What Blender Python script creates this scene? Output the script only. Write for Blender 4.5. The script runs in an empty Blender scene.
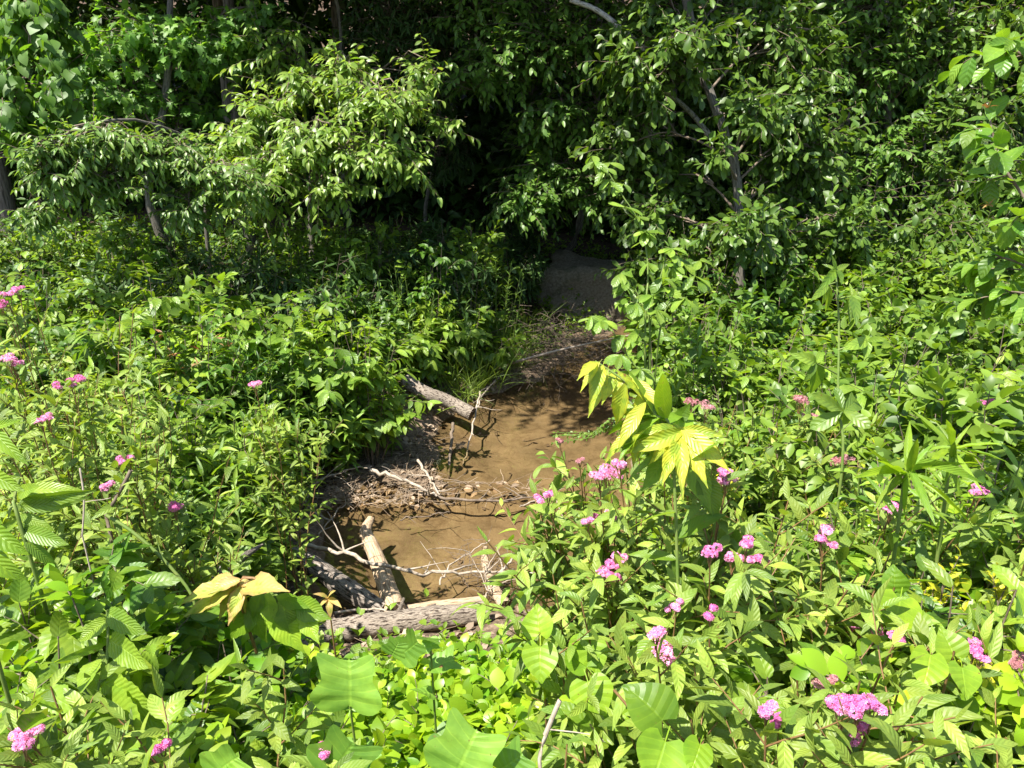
import bpy, math, random
import numpy as np

SEED = 11
rng = np.random.default_rng(SEED)
random.seed(SEED)
scene = bpy.context.scene
col = scene.collection
PI = math.pi

# ------------------------------------------------------------------ camera frame
CAM = np.array([0.0, 0.0, 2.7])
PITCH = math.radians(22.0)
FOC = 773.0
CF = np.array([0.0, math.cos(PITCH), -math.sin(PITCH)])
CU = np.array([0.0, math.sin(PITCH), math.cos(PITCH)])
CR = np.array([1.0, 0.0, 0.0])

def ray(px, py):
    return CF + CR * ((px - 512.0) / FOC) - CU * ((py - 384.0) / FOC)
def P(px, py, t):
    return CAM + ray(px, py) * t
def W(px, py, z=0.0):
    r = ray(px, py)
    return CAM + r * ((z - CAM[2]) / r[2])
def proj(p):
    d = np.asarray(p) - CAM
    t = d @ CF
    return 512 + FOC * (d @ CR) / t, 384 - FOC * (d @ CU) / t, t

# ------------------------------------------------------------------ terrain height
POOL = np.array([(-1.12, 3.4), (-1.30, 4.0), (-1.24, 4.5), (-1.0, 4.72), (-.62, 4.95), (-.66, 5.5), (-.38, 6.2),
                 (0.0, 6.65), (.35, 7.0), (.72, 7.5), (1.2, 8.2), (1.7, 9.1), (2.0, 10.5), (2.3, 12.5), (3.0, 12.5), (2.7, 10.4),
                 (2.3, 8.9), (1.75, 7.8), (1.40, 6.9), (1.15, 6.0), (.98, 5.1), (.85, 4.3), (.62, 3.6), (.25, 3.36), (-.5, 3.3)])

def sdist(x, y):
    p = np.stack([x, y], -1)
    best = np.full(x.shape, 1e9)
    inside = np.zeros(x.shape, bool)
    n = len(POOL)
    for i in range(n):
        a, b = POOL[i], POOL[(i + 1) % n]
        ab = b - a
        u = np.clip(((p - a) @ ab) / (ab @ ab), 0, 1)
        d = np.linalg.norm(p - (a + u[..., None] * ab), axis=-1)
        best = np.minimum(best, d)
        c = ((a[1] > p[..., 1]) != (b[1] > p[..., 1])) & (p[..., 0] < (b[0] - a[0]) * (p[..., 1] - a[1]) / (b[1] - a[1] + 1e-12) + a[0])
        inside ^= c
    return np.where(inside, -best, best)

def sm(t):
    t = np.clip(t, 0, 1)
    return t * t * (3 - 2 * t)

def wob(x, y, f, s=0):
    return (np.sin(x * f * 1.31 + s + 1.7 * np.sin(y * f * .83 + s)) + np.sin(y * f * 1.13 + 2.1 * s + 1.3 * np.sin(x * f * .71 + s))) * .5

def hgt(x, y):
    x = np.asarray(x, float); y = np.asarray(y, float)
    sd = sdist(x, y) + .10 * wob(x, y, 3.1, 1.0) + .05 * wob(x, y, 9.0, 2.0)
    out = .03 + .36 * (1 - np.exp(-np.maximum(sd, 0) / 1.0)) + .035 * np.maximum(sd, 0)
    out -= .20 * np.exp(-(((x + 1.15) / .55) ** 2 + ((y - 4.95) / .42) ** 2))           # the low mud bank
    yy = y - 1.0 * sm((x - .4) / 1.6)
    out = np.maximum(out - .38 * np.exp(-(((x - .70) / .75) ** 2 + ((y - 8.1) / .6) ** 2)), .02)
    near = .58 * sm((3.3 - yy) / 2.6)
    far = .22 * np.maximum(0, y - 11.5)
    o = np.maximum(out, .02) + near + far + .03 * wob(x, y, 2.3, 4.0) * sm(sd / .6) + .008 * wob(x, y, 23, 3)
    bed = -.015 - .11 * sm(-sd / .45) + .012 * wob(x, y, 6, 5) + .005 * wob(x, y, 19, 1)
    a, b = np.array([-.85, 4.86]), np.array([.35, 4.58])                                # drift bar across the pool
    ab = b - a
    u = np.clip(((x - a[0]) * ab[0] + (y - a[1]) * ab[1]) / (ab @ ab), 0, 1)
    db = np.hypot(x - a[0] - u * ab[0], y - a[1] - u * ab[1])
    bed = bed + .085 * np.exp(-(db / .07) ** 2) * (1 - .55 * u)
    k = sm((sd + .04) / .08)
    return bed * (1 - k) + np.maximum(o, bed) * k
def hz(x, y):
    return float(hgt(np.array([x]), np.array([y]))[0])
def G(px, py):
    r = ray(px, py)
    ts = np.arange(.5, 40, .02)
    pts = CAM + ts[:, None] * r
    h = hgt(pts[:, 0], pts[:, 1])
    k = np.argmax(pts[:, 2] <= h)
    return pts[k]
def top_at(px, py, h):
    """the point of the pixel's ray that is h above the ground"""
    r = ray(px, py)
    t0 = np.interp(py, [180, 240, 275, 330, 400, 480, 560], [7.6, 6.6, 5.4, 3.6, 2.5, 1.7, .85])
    ts = np.arange(t0, 30, .02)
    pts = CAM + ts[:, None] * r
    g = pts[:, 2] - hgt(pts[:, 0], pts[:, 1])
    k = np.argmax(g <= h)
    return pts[k] if (g <= h).any() else pts[-1]

# ------------------------------------------------------------------ node helpers
class NT:
    def __init__(s, mat):
        s.t = mat.node_tree; s.n = s.t.nodes; s.l = s.t.links
    def new(s, ty, **kw):
        n = s.n.new(ty)
        for k, v in kw.items(): setattr(n, k, v)
        return n
    def link(s, a, b): s.l.new(a, b)
    def val(s, sock, v):
        if isinstance(v, bpy.types.NodeSocket): s.link(v, sock)
        else: sock.default_value = v
    def math(s, op, a, b=0.0, c=None, clamp=False):
        n = s.new('ShaderNodeMath', operation=op, use_clamp=clamp)
        s.val(n.inputs[0], a); s.val(n.inputs[1], b)
        if c is not None: s.val(n.inputs[2], c)
        return n.outputs[0]
    def mix(s, f, a, b, mode='MIX'):
        n = s.new('ShaderNodeMix', data_type='RGBA', blend_type=mode)
        s.val(n.inputs[0], f)
        s.val(n.inputs[6], (*a, 1) if isinstance(a, tuple) else a)
        s.val(n.inputs[7], (*b, 1) if isinstance(b, tuple) else b)
        return n.outputs[2]
    def noise(s, scale, detail=4, rough=.55, vec=None, dist=0.0):
        n = s.new('ShaderNodeTexNoise')
        n.inputs['Scale'].default_value = scale; n.inputs['Detail'].default_value = detail
        n.inputs['Roughness'].default_value = rough; n.inputs['Distortion'].default_value = dist
        if vec is not None: s.link(vec, n.inputs['Vector'])
        return n.outputs['Fac']
    def ramp(s, f, stops):
        n = s.new('ShaderNodeValToRGB')
        e = n.color_ramp.elements
        while len(e) < len(stops): e.new(.5)
        for q, (p, c) in zip(e, stops):
            q.position = p; q.color = (*c, 1) if len(c) == 3 else c
        s.link(f, n.inputs['Fac'])
        return n.outputs['Color']
    def remap(s, v, a, b, c=0.0, d=1.0):
        n = s.new('ShaderNodeMapRange', clamp=True)
        s.link(v, n.inputs[0])
        for i, q in enumerate((a, b, c, d)): n.inputs[i + 1].default_value = q
        return n.outputs[0]
    def bump(s, h, strength, dist):
        n = s.new('ShaderNodeBump')
        n.inputs['Strength'].default_value = strength; n.inputs['Distance'].default_value = dist
        s.link(h, n.inputs['Height'])
        return n.outputs['Normal']

def new_mat(name):
    m = bpy.data.materials.new(name); m.use_nodes = True
    m.node_tree.nodes.clear()
    t = NT(m)
    o = t.new('ShaderNodeOutputMaterial')
    return m, t, o

def leaf_mat(name, a, b, rough=.42, trans=.42, veins=0.0, nv=8.0, spots=.0, spec=.5, edge=None, ytrans=(1.55, 1.5, .45)):
    """a..b: the two ends of the leaf-to-leaf colour range"""
    m, t, o = new_mat(name)
    at = t.new('ShaderNodeAttribute', attribute_name='tint')
    sp = t.new('ShaderNodeSeparateColor'); t.link(at.outputs['Color'], sp.inputs[0])
    c = t.mix(sp.outputs[0], a, b)
    v = t.math('ADD', t.math('MULTIPLY', sp.outputs[1], .55), .72)
    c = t.mix(1.0, c, (1, 1, 1), 'MULTIPLY')
    hs = t.new('ShaderNodeHueSaturation'); t.link(c, hs.inputs['Color']); t.link(v, hs.inputs['Value'])
    hs.inputs['Hue'].default_value = .5
    c = hs.outputs[0]
    uv = t.new('ShaderNodeUVMap', uv_map='UVMap')
    sx = t.new('ShaderNodeSeparateXYZ'); t.link(uv.outputs[0], sx.inputs[0])
    x = t.math('ABSOLUTE', t.math('SUBTRACT', sx.outputs[0], .5)); x = t.math('MULTIPLY', x, 2.0)
    nrm = None
    if edge:
        c = t.mix(t.remap(x, .45, 1.0, 0.0, .8), c, edge)
    if veins:
        ph = t.math('SUBTRACT', t.math('MULTIPLY', sx.outputs[1], nv), t.math('MULTIPLY', x, nv * .22))
        tri = t.math('PINGPONG', ph, .5)
        line = t.remap(tri, 0.0, .07, 1.0, 0.0)
        mid = t.remap(x, 0.02, .07, 1.0, 0.0)
        vv = t.math('MAXIMUM', line, mid)
        c = t.mix(t.math('MULTIPLY', vv, veins), c, t.mix(1.0, c, (1.7, 1.5, 1.5), 'MULTIPLY'))
        hh = t.math('ADD', t.math('MULTIPLY', tri, 1.0), t.math('MULTIPLY', mid, -.25))
        tco = t.new('ShaderNodeTexCoord')
        bl = t.noise(28, 4, .6, tco.outputs['Object'])
        c = t.mix(t.remap(bl, .35, .65), t.mix(1.0, c, (.78, .84, .8), 'MULTIPLY'), t.mix(1.0, c, (1.14, 1.08, 1.0), 'MULTIPLY'))
        if edge: c = t.mix(t.remap(bl, .47, .62, 0, .75), c, (.16, .30, .03))
        sp2 = t.noise(150, 2, .5, tco.outputs['Object'])
        c = t.mix(t.math('MULTIPLY', t.remap(sp2, .70, .74), t.remap(bl, .5, .6)), c, (.20, .12, .04))
        nrm = t.bump(hh, min(.5, veins * 1.7), .004)
    if spots:
        tc = t.new('ShaderNodeTexCoord')
        ns = t.noise(60, 2, .5, tc.outputs['Object'])
        f = t.math('MULTIPLY', t.remap(ns, .66, .70), t.remap(sp.outputs[2], 1 - spots, 1.0))
        c = t.mix(f, c, (.22, .10, .03))
    pb = t.new('ShaderNodeBsdfPrincipled')
    t.link(c, pb.inputs['Base Color']); pb.inputs['Roughness'].default_value = rough
    pb.inputs['Specular IOR Level'].default_value = spec
    tl = t.new('ShaderNodeBsdfTranslucent')
    t.link(t.mix(1.0, c, ytrans, 'MULTIPLY'), tl.inputs['Color'])
    if nrm:
        t.link(nrm, pb.inputs['Normal'])
    ms = t.new('ShaderNodeMixShader'); ms.inputs[0].default_value = trans
    t.link(pb.outputs[0], ms.inputs[1]); t.link(tl.outputs[0], ms.inputs[2])
    t.link(ms.outputs[0], o.inputs[0])
    return m

def simple_mat(name, c1, c2, scale=20, rough=.8, bump=.3, stretch=None, dark=None, bdist=.01):
    m, t, o = new_mat(name)
    tc = t.new('ShaderNodeTexCoord'); v = tc.outputs['Object']
    if stretch:
        uvn = t.new('ShaderNodeUVMap', uv_map='UVMap')
        mp = t.new('ShaderNodeMapping'); mp.inputs['Scale'].default_value = stretch
        t.link(uvn.outputs[0], mp.inputs[0]); v = mp.outputs[0]
    n = t.noise(scale, 6, .6, v, .4)
    c = t.mix(t.remap(n, .32, .68), c1, c2)
    if dark:
        n2 = t.noise(scale * .35, 4, .6, v)
        c = t.mix(t.remap(n2, .50, .60), c, dark)
    pb = t.new('ShaderNodeBsdfPrincipled'); t.link(c, pb.inputs['Base Color']); pb.inputs['Roughness'].default_value = rough
    pb.inputs['Specular IOR Level'].default_value = .3
    if bump: t.link(t.bump(n, bump, bdist), pb.inputs['Normal'])
    t.link(pb.outputs[0], o.inputs[0])
    return m

# ------------------------------------------------------------------ leaf templates
class Tpl:
    def __init__(s, verts, uv, faces):
        s.v = np.array(verts, float); s.uv = np.array(uv, float); s.f = faces
        s.lt = np.array([len(f) for f in faces]); s.lv = np.concatenate([np.array(f) for f in faces])

def prof(kind):
    if kind == 'ell': return lambda v: np.sin(PI * v) ** .75
    if kind == 'ovate': return lambda v: (np.clip(v, 0, 1) ** .45) * (np.clip(1 - v, 0, 1) ** .8) * 1.62
    if kind == 'obov': return lambda v: (np.clip(v, 0, 1) ** .9) * (np.clip(1 - v, 0, 1) ** .45) * 1.75
    if kind == 'lance': return lambda v: (np.clip(v, 0, 1) ** .6) * (np.clip(1 - v, 0, 1) ** .95) * 1.85
    if kind == 'drip': return lambda v: (math.sin(PI * min(v / .86, 1)) ** .8 if v < .80 else .40 * (1 - v) / .2 * (.55 + .45 * (1 - v) / .2)) * .98 + .02
    if kind == 'heart': return lambda v: (.45 + .6 * math.sqrt(max(0, 1 - (1 - v / .33) ** 2))) if v < .33 else 1.05 * max(0, 1 - ((v - .33) / .67) ** 1.5) ** 1.15
def grid_leaf(kind, rows, wide=False, pet=.0, serr=0.0):
    f = prof(kind); cols = [-1, -.5, 0, .5, 1] if wide else [-1, 0, 1]
    vs = np.linspace(0, 1, rows + 2)
    if kind == 'heart': vs = vs ** 1.35
    V, U, F = [], [], []
    nc = len(cols)
    for i, v in enumerate(vs):
        w = float(f(v)) * .5 if (0 < i < rows + 1 or (kind == 'heart' and i == 0)) else .02
        if serr and 0 < i < rows + 1: w *= 1 + (serr if i % 2 else -serr)
        for c in cols:
            y = v
            if kind == 'heart': y = v - .24 * abs(c) ** 1.6 * (1 - v) ** 3 * (1.0 if abs(c) < .9 else .75)
            V.append((w * c, y, 0)); U.append((.5 + .5 * c, v))
    for i in range(rows + 1):
        for j in range(nc - 1):
            a = i * nc + j
            F.append((a, a + 1, a + nc + 1, a + nc))
    if pet:
        b = len(V)
        V += [(-.012, -pet, 0), (.012, -pet, 0), (.012, .02, 0), (-.012, .02, 0)]
        U += [(.5, 0)] * 4
        F.append((b, b + 1, b + 2, b + 3))
    return Tpl(V, U, F)
def outline_leaf(right, mids, pet=.2):
    V, U, F = [], [], []
    q = np.array([(x, y, m) for (x, y), m in zip(right, mids)]); k = len(q)
    e = np.concatenate([[2 * q[0] - q[1]], q, [2 * q[-1] - q[-2]]]); sm_ = []
    for i in range(k - 1):
        a, b, c, d = e[i:i + 4]
        for f in ((0, .5) if i < k - 2 else (0, .5, 1)):
            sm_.append(.5 * (2 * b + (c - a) * f + (2 * a - 5 * b + 4 * c - d) * f ** 2 + (3 * b - a - 3 * c + d) * f ** 3))
    right = [(max(r[0], .004), r[1]) for r in sm_]; mids = [r[2] for r in sm_]
    n = len(right)
    for (x, y), m in zip(right, mids):
        V += [(-x, y, 0), (-x * .5, (y + m) / 2, 0), (0, m, 0), (x * .5, (y + m) / 2, 0), (x, y, 0)]
        U += [(.5 - x, y), (.5 - x * .5, y), (.5, y), (.5 + x * .5, y), (.5 + x, y)]
    for i in range(n - 1):
        for j in range(4):
            a = i * 5 + j
            F.append((a, a + 1, a + 6, a + 5))
    if pet:
        b = len(V)
        V += [(-.010, -pet, 0), (.010, -pet, 0), (.010, .02, 0), (-.010, .02, 0)]; U += [(.5, 0)] * 4
        F.append((b, b + 1, b + 2, b + 3))
    return Tpl(V, U, F)
TP = dict(
    ell_s=grid_leaf('ell', 2), ovate_s=grid_leaf('ovate', 2), lance_s=grid_leaf('lance', 2), obov_s=grid_leaf('obov', 2),
    ell_m=grid_leaf('ell', 4, pet=.12), ovate_m=grid_leaf('ovate', 4, pet=.15), lance_m=grid_leaf('lance', 4, pet=.1), obov_m=grid_leaf('obov', 4, pet=.1),
    heart_m=grid_leaf('heart', 4, pet=.3),
    ell_l=grid_leaf('ell', 8, True, .15), drip_l=grid_leaf('drip', 12, True, .1, .03), ovate_l=grid_leaf('ovate', 17, True, .15, .05), lance_l=grid_leaf('lance', 9, True, .08), heart_l=grid_leaf('heart', 10, True, .35),
    obov_l=grid_leaf('obov', 8, True, .1),
    tulip=outline_leaf([(.015, .0), (.13, -.06), (.29, -.04), (.42, .05), (.49, .18), (.50, .32), (.42, .43), (.36, .53), (.37, .66), (.40, .80), (.385, .96), (.27, .92), (.12, .80), (.01, .76)],
                       [0, .04, .09, .15, .22, .30, .38, .46, .54, .61, .67, .71, .75, .785]),
    maple=outline_leaf([(.015, 0), (.16, -.06), (.30, -.02), (.44, .02), (.36, .14), (.32, .22), (.46, .36), (.56, .56), (.40, .50), (.24, .50), (.20, .62), (.22, .74), (.12, .84), (.005, 1.02)],
                       [0, .04, .08, .12, .18, .24, .30, .36, .42, .48, .58, .70, .82, 1.0], .5),
)
# a small flower: five petals
_v, _f = [], []
for k in range(5):
    a = 2 * PI * k / 5
    for (r, da) in ((0.05, 0), (.75, -.42), (1.0, 0), (.75, .42)):
        _v.append((r * math.cos(a + da), r * math.sin(a + da), .15 * r))
    _f.append((4 * k, 4 * k + 1, 4 * k + 2, 4 * k + 3))
TP['floret'] = Tpl(_v, [(.5, .5)] * len(_v), _f)

def nrmz(v):
    return v / np.maximum(np.linalg.norm(v, axis=-1, keepdims=True), 1e-9)

# ------------------------------------------------------------------ mesh collector
class Geo:
    def __init__(s): s.V, s.LV, s.LT, s.UV, s.C, s.n = [], [], [], [], [], 0
    def add(s, v, lv, lt, uv, c):
        s.V.append(v); s.LV.append(lv + s.n); s.LT.append(lt); s.UV.append(uv); s.C.append(c); s.n += len(v)
    def leaves(s, tpl, pos, d, nrm, L, ratio, fold=.25, curl=.25, tint=None, tw=.0, ripple=0.0):
        n = len(pos)
        if n == 0: return
        T = TP[tpl]; m = len(T.v)
        L = np.broadcast_to(L, (n,)).astype(float)
        d = nrmz(d); side = nrmz(np.cross(d, nrm)); up = np.cross(side, d)
        x, y = T.v[:, 0], T.v[:, 1]
        fo = fold * (1 + .5 * rng.standard_normal((n, 1))); cu = curl * (1 + .6 * rng.standard_normal((n, 1)))
        yc = np.clip(y, 0, 1)[None]
        X = x[None] * ratio * (1 + .12 * rng.standard_normal((n, 1)))
        Z = fo * np.abs(x)[None] * ratio - cu * yc ** 2 + T.v[:, 2][None]
        Y = y[None] - .35 * np.abs(cu) * yc ** 2
        X = X + .12 * rng.standard_normal((n, 1)) * yc ** 2 * ratio
        if ripple:
            Z = Z + ripple * np.sin(yc * 19 + rng.uniform(0, 6, (n, 1))) * (np.abs(x)[None] * 2) ** 1.5
        if tw:
            Z = Z + tw * rng.standard_normal((n, 1)) * x[None] * ratio * yc * 2
        v = pos[:, None, :] + L[:, None, None] * (X[..., None] * side[:, None] + Y[..., None] * d[:, None] + Z[..., None] * up[:, None])
        if tint is None: tint = np.stack([rng.random(n), rng.random(n), rng.random(n)], 1)
        c = np.repeat(tint, m, 0)
        off = (np.arange(n) * m)[:, None]
        s.add(v.reshape(-1, 3), (T.lv[None] + off).ravel(), np.tile(T.lt, n), np.tile(T.uv, (n, 1)), c)
    def tubes(s, pts, r0, r1, sides=5, caps=False):
        pts = np.asarray(pts, float); M, K, _ = pts.shape
        r0 = np.broadcast_to(r0, (M,)); r1 = np.broadcast_to(r1, (M,))
        tan = np.gradient(pts, axis=1); tan = nrmz(tan)
        ref = np.where(np.abs(tan[..., 2:3]) > .9, np.array([1.0, 0, 0]), np.array([0, 0, 1.0]))
        e1 = nrmz(np.cross(tan, ref)); e2 = np.cross(tan, e1)
        u = np.linspace(0, 1, K)
        r = r0[:, None] * (1 - u) + r1[:, None] * u
        a = np.linspace(0, 2 * PI, sides, endpoint=False)
        v = pts[:, :, None] + r[:, :, None, None] * (np.cos(a)[None, None, :, None] * e1[:, :, None] + np.sin(a)[None, None, :, None] * e2[:, :, None])
        i = np.arange(K - 1)[:, None] * sides; j = np.arange(sides)[None]
        q = np.stack([i + j, i + (j + 1) % sides, i + sides + (j + 1) % sides, i + sides + j], -1).reshape(-1)
        off = (np.arange(M) * K * sides)[:, None]
        uv = np.stack(np.broadcast_arrays(np.abs(a / PI - 1)[None, None] * np.ones((M, K, 1)), u[None, :, None] * np.ones((M, 1, sides))), -1).reshape(-1, 2)
        t = np.repeat(np.stack([rng.random(M), rng.random(M), rng.random(M)], 1), K * sides, 0)
        s.add(v.reshape(-1, 3), (q[None] + off).ravel(), np.full(M * (K - 1) * sides, 4), uv, t)
    def build(s, name, mat, parent=None, base=(0, 0, 0), smooth=True):
        me = bpy.data.meshes.new(name)
        v = np.concatenate(s.V) - np.asarray(base)[None]; lv = np.concatenate(s.LV); lt = np.concatenate(s.LT)
        uv = np.concatenate(s.UV); c = np.concatenate(s.C)
        me.vertices.add(len(v)); me.vertices.foreach_set('co', v.astype(np.float32).ravel())
        me.loops.add(len(lv)); me.loops.foreach_set('vertex_index', lv.astype(np.int32))
        me.polygons.add(len(lt)); me.polygons.foreach_set('loop_start', (np.cumsum(lt) - lt).astype(np.int32))
        me.polygons.foreach_set('use_smooth', np.full(len(lt), smooth))
        ul = me.uv_layers.new(name='UVMap'); ul.data.foreach_set('uv', uv[lv].astype(np.float32).ravel())
        at = me.color_attributes.new('tint', 'FLOAT_COLOR', 'POINT')
        at.data.foreach_set('color', np.concatenate([c, np.ones((len(c), 1))], 1).astype(np.float32).ravel())
        me.update(calc_edges=True); me.validate()
        me.materials.append(mat)
        o = bpy.data.objects.new(name, me); col.objects.link(o)
        if parent is not None: o.parent = parent
        else: o.location = base
        return o

def thing(name, base, label, cat, group=None):
    o = bpy.data.objects.new(name, None); col.objects.link(o)
    o.empty_display_size = .1
    o.location = base; o['label'] = label; o['category'] = cat
    if group: o['group'] = group
    return o
def tag(o, label, cat, group=None, kind=None):
    if label: o['label'] = label
    if cat: o['category'] = cat
    if group: o['group'] = group
    if kind: o['kind'] = kind
    return o

# ------------------------------------------------------------------ growth
UPV = np.array([0, 0, 1.0])
def grow(S, D, L, K=6, sag=0.0, jit=.08, lift=0.0):
    M = len(S); D = nrmz(np.array(D, float)); p = np.array(S, float)
    L = np.broadcast_to(L, (M,)).astype(float)
    out = [p.copy()]
    for k in range(K - 1):
        p = p + D * (L / (K - 1))[:, None]
        out.append(p.copy())
        D = nrmz(D + np.array([0, 0, lift - sag]) / (K - 1) + jit * rng.standard_normal((M, 3)))
    return np.stack(out, 1)
def at(pts, t):
    """pts (M,K,3), t (M,n) -> pos, tangent (M,n,3)"""
    M, K, _ = pts.shape
    f = np.clip(t, 0, .9999) * (K - 1); i = f.astype(int); u = (f - i)[..., None]
    m = np.arange(M)[:, None]
    a, b = pts[m, i], pts[m, i + 1]
    return a * (1 - u) + b * u, nrmz(b - a)
def leaf_frames(pts, n, t0=.1, t1=1.0, arr='dist', ang=55, droop=.25, jit=.25):
    M = pts.shape[0]
    if arr == 'opp': n = n + n % 2
    j = np.arange(n)
    if arr == 'opp': tt = t0 + (t1 - t0) * ((j // 2) / max(n // 2 - 1, 1))
    else: tt = t0 + (t1 - t0) * j / max(n - 1, 1)
    tt = np.broadcast_to(tt, (M, n)) + (.3 / n) * (rng.random((M, n)) - .5) * (arr != 'opp')
    tt = np.clip(tt, 0, 1)
    pos, T = at(pts, tt)
    ref = np.where(np.abs(T[..., 2:3]) > .96, np.array([.6, .3, 0.2]), UPV)
    S = nrmz(np.cross(T, ref)); N = np.cross(S, T)
    if arr == 'dist':
        sg = np.where(j % 2 == 0, 1.0, -1.0)[None, :, None]
        R = S * sg
    else:
        if arr == 'opp': ph = (j // 2) * (PI / 2) + (j % 2) * PI
        else: ph = j * 2.39996
        ph = ph[None] + rng.uniform(0, 6.28, (M, 1)) + .25 * rng.standard_normal((M, n))
        R = S * np.cos(ph)[..., None] + N * np.sin(ph)[..., None]
    a = np.radians(ang) * (1 - .45 * (tt - t0) / max(t1 - t0, .01))[..., None]
    d = T * np.cos(a) + R * np.sin(a)
    d = d + np.array([0, 0, -1.0]) * (droop * (1 + .5 * rng.standard_normal((M, n)))[..., None]) + jit * .5 * rng.standard_normal((M, n, 3))
    d = nrmz(d)
    nn = UPV + .28 * T + jit * rng.standard_normal((M, n, 3))
    nn = nrmz(nn - (nn * d).sum(-1, keepdims=True) * d)
    return pos.reshape(-1, 3), d.reshape(-1, 3), nn.reshape(-1, 3), tt.reshape(-1)

class Leaf:
    """how one kind of leaf looks and sits"""
    def __init__(s, tpl, L, ratio, mat, n=10, arr='dist', ang=55, droop=.25, jit=.25, fold=.25, curl=.25, t0=.12, tw=.25, taper=.35, ripple=0.0, young=0.0):
        s.__dict__.update(locals()); s.bias = 0.0; s.k = 1.0
    def vary(s):
        s.bias = rng.normal(0, .26); s.k = rng.uniform(.82, 1.28)
    def put(s, g, pts, n=None, scale=1.0):
        p, d, nn, tt = leaf_frames(pts, n or s.n, s.t0, 1.0, s.arr, s.ang, s.droop, s.jit)
        L = s.L * s.k * scale * (1 - s.taper * np.abs(tt - .45) * 1.6) * np.clip(1 + .16 * rng.standard_normal(len(p)), .55, 1.5)
        tint = np.stack([np.clip(rng.beta(2, 2, len(p)) + s.bias + s.young * (tt - .5), 0, 1), rng.random(len(p)), rng.random(len(p))], 1)
        g.leaves(s.tpl, p, d, nn, L, s.ratio, s.fold, s.curl, tint, s.tw, s.ripple)

def rand_dirs(n, zlo=-1, zhi=1):
    z = rng.uniform(zlo, zhi, n); a = rng.uniform(0, 2 * PI, n); r = np.sqrt(1 - z * z)
    return np.stack([r * np.cos(a), r * np.sin(a), z], 1)

# ------------------------------------------------------------------ materials
BR = 1.0
M = {}
M['cherry'] = leaf_mat('cherry_leaf', (.11, .22, .03), (.27, .37, .065), .40, .44, ytrans=(1.5, 1.45, .5))
M['arch'] = leaf_mat('arching_leaf', (.08, .17, .028), (.20, .30, .06), .40, .42)
M['maple'] = leaf_mat('maple_leaf', (.08, .20, .025), (.17, .31, .045), .5, .48)
M['vine'] = leaf_mat('vine_leaf', (0.069, 0.156, 0.017), (0.130, 0.247, 0.033), .5, .42)
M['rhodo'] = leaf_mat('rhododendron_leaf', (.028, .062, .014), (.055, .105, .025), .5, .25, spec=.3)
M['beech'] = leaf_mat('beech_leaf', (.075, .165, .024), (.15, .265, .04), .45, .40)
M['shade'] = leaf_mat('beech_leaf_painted_shade', (.03, .07, .012), (.06, .12, .02), .5, .35, spec=.3)  # beech leaf darkened: the hollow's shade put into the colour
M['glossy'] = leaf_mat('glossy_leaf', (.055, .115, .018), (.13, .215, .032), .40, .36, spec=.4)
M['privet'] = leaf_mat('privet_leaf', (.07, .15, .018), (.18, .28, .032), .45, .40)
M['creeper'] = leaf_mat('creeper_leaf', (.11, .21, .026), (.24, .36, .05), .40, .42, .35, 6)
M['lance'] = leaf_mat('lance_leaf', (.09, .20, .022), (.25, .38, .045), .42, .42, .2, 9)
M['willow'] = leaf_mat('willow_leaf', (.06, .15, .022), (.17, .29, .045), .45, .40)
M['bush'] = leaf_mat('bush_leaf', (.08, .18, .018), (.26, .37, .035), .42, .44, .22, 6)
M['spirea'] = leaf_mat('spirea_leaf', (.12, .21, .028), (.29, .38, .06), .50, .36, .25, 7)
M['hornbeam'] = leaf_mat('hornbeam_leaf', (.08, .17, .018), (.23, .34, .03), .42, .42, .40, 12, .2)
M['honey'] = leaf_mat('honeysuckle_leaf', (.12, .27, .014), (.34, .47, .025), .38, .46)
M['heart'] = leaf_mat('heart_leaf', (.11, .24, .015), (.27, .40, .025), .45, .46, .40, 5)
M['tulip'] = leaf_mat('lobed_leaf', (.13, .27, .035), (.19, .34, .045), .46, .42, .45, 4.0, spots=.6)
M['yellow'] = leaf_mat('yellow_leaf', (.28, .40, .035), (.50, .54, .06), .42, .44, .25, 11, .3, edge=(.50, .44, .03), ytrans=(1.2, 1.15, .5))
M['yellowgreen'] = leaf_mat('yellow_green_leaf', (.17, .32, .02), (.32, .42, .03), .40, .44, .3, 10)
M['orange'] = leaf_mat('orange_leaf', (.42, .50, .08), (.62, .40, .17), .45, .40, .25, 11, .15, edge=(.50, .28, .11), ytrans=(1.15, 1.05, .6))
M['lime'] = leaf_mat('lime_leaf', (.30, .38, .015), (.50, .48, .02), .5, .42, ytrans=(1.3, 1.2, .4))
M['longleaf'] = leaf_mat('long_leaf', (.14, .27, .02), (.26, .39, .03), .42, .42, .25, 14)
M['grass'] = leaf_mat('grass_blade', (0.092, 0.169, 0.020), (0.199, 0.273, 0.033), .5, .40)
M['redtip'] = leaf_mat('red_tip_leaf', (.38, .17, .09), (.30, .20, .06), .5, .4, ytrans=(1.3, 1.0, .6))
M['pink'] = leaf_mat('pink_petal', (.60, .13, .36), (.84, .40, .60), .6, .30, ytrans=(1.1, .9, 1.05))
M['faded'] = leaf_mat('faded_petal', (.36, .13, .14), (.50, .26, .28), .6, .25, ytrans=(1.1, .9, .9))
M['deadleaf'] = leaf_mat('dead_leaf', (.17, .115, .07), (.40, .31, .22), .7, .12, ytrans=(1.2, 1.0, .7))
M['stem'] = simple_mat('green_stem', (.10, .17, .03), (.16, .20, .05), 30, .5, 0)
M['redstem'] = simple_mat('reddish_stem', (.16, .08, .04), (.24, .15, .06), 30, .5, 0)
M['twig'] = simple_mat('brown_twig', (.09, .065, .045), (.20, .155, .115), 40, .8, .2)
M['deadtwig'] = simple_mat('grey_dead_twig', (.22, .175, .13), (.42, .36, .29), 40, .85, .2)
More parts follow.
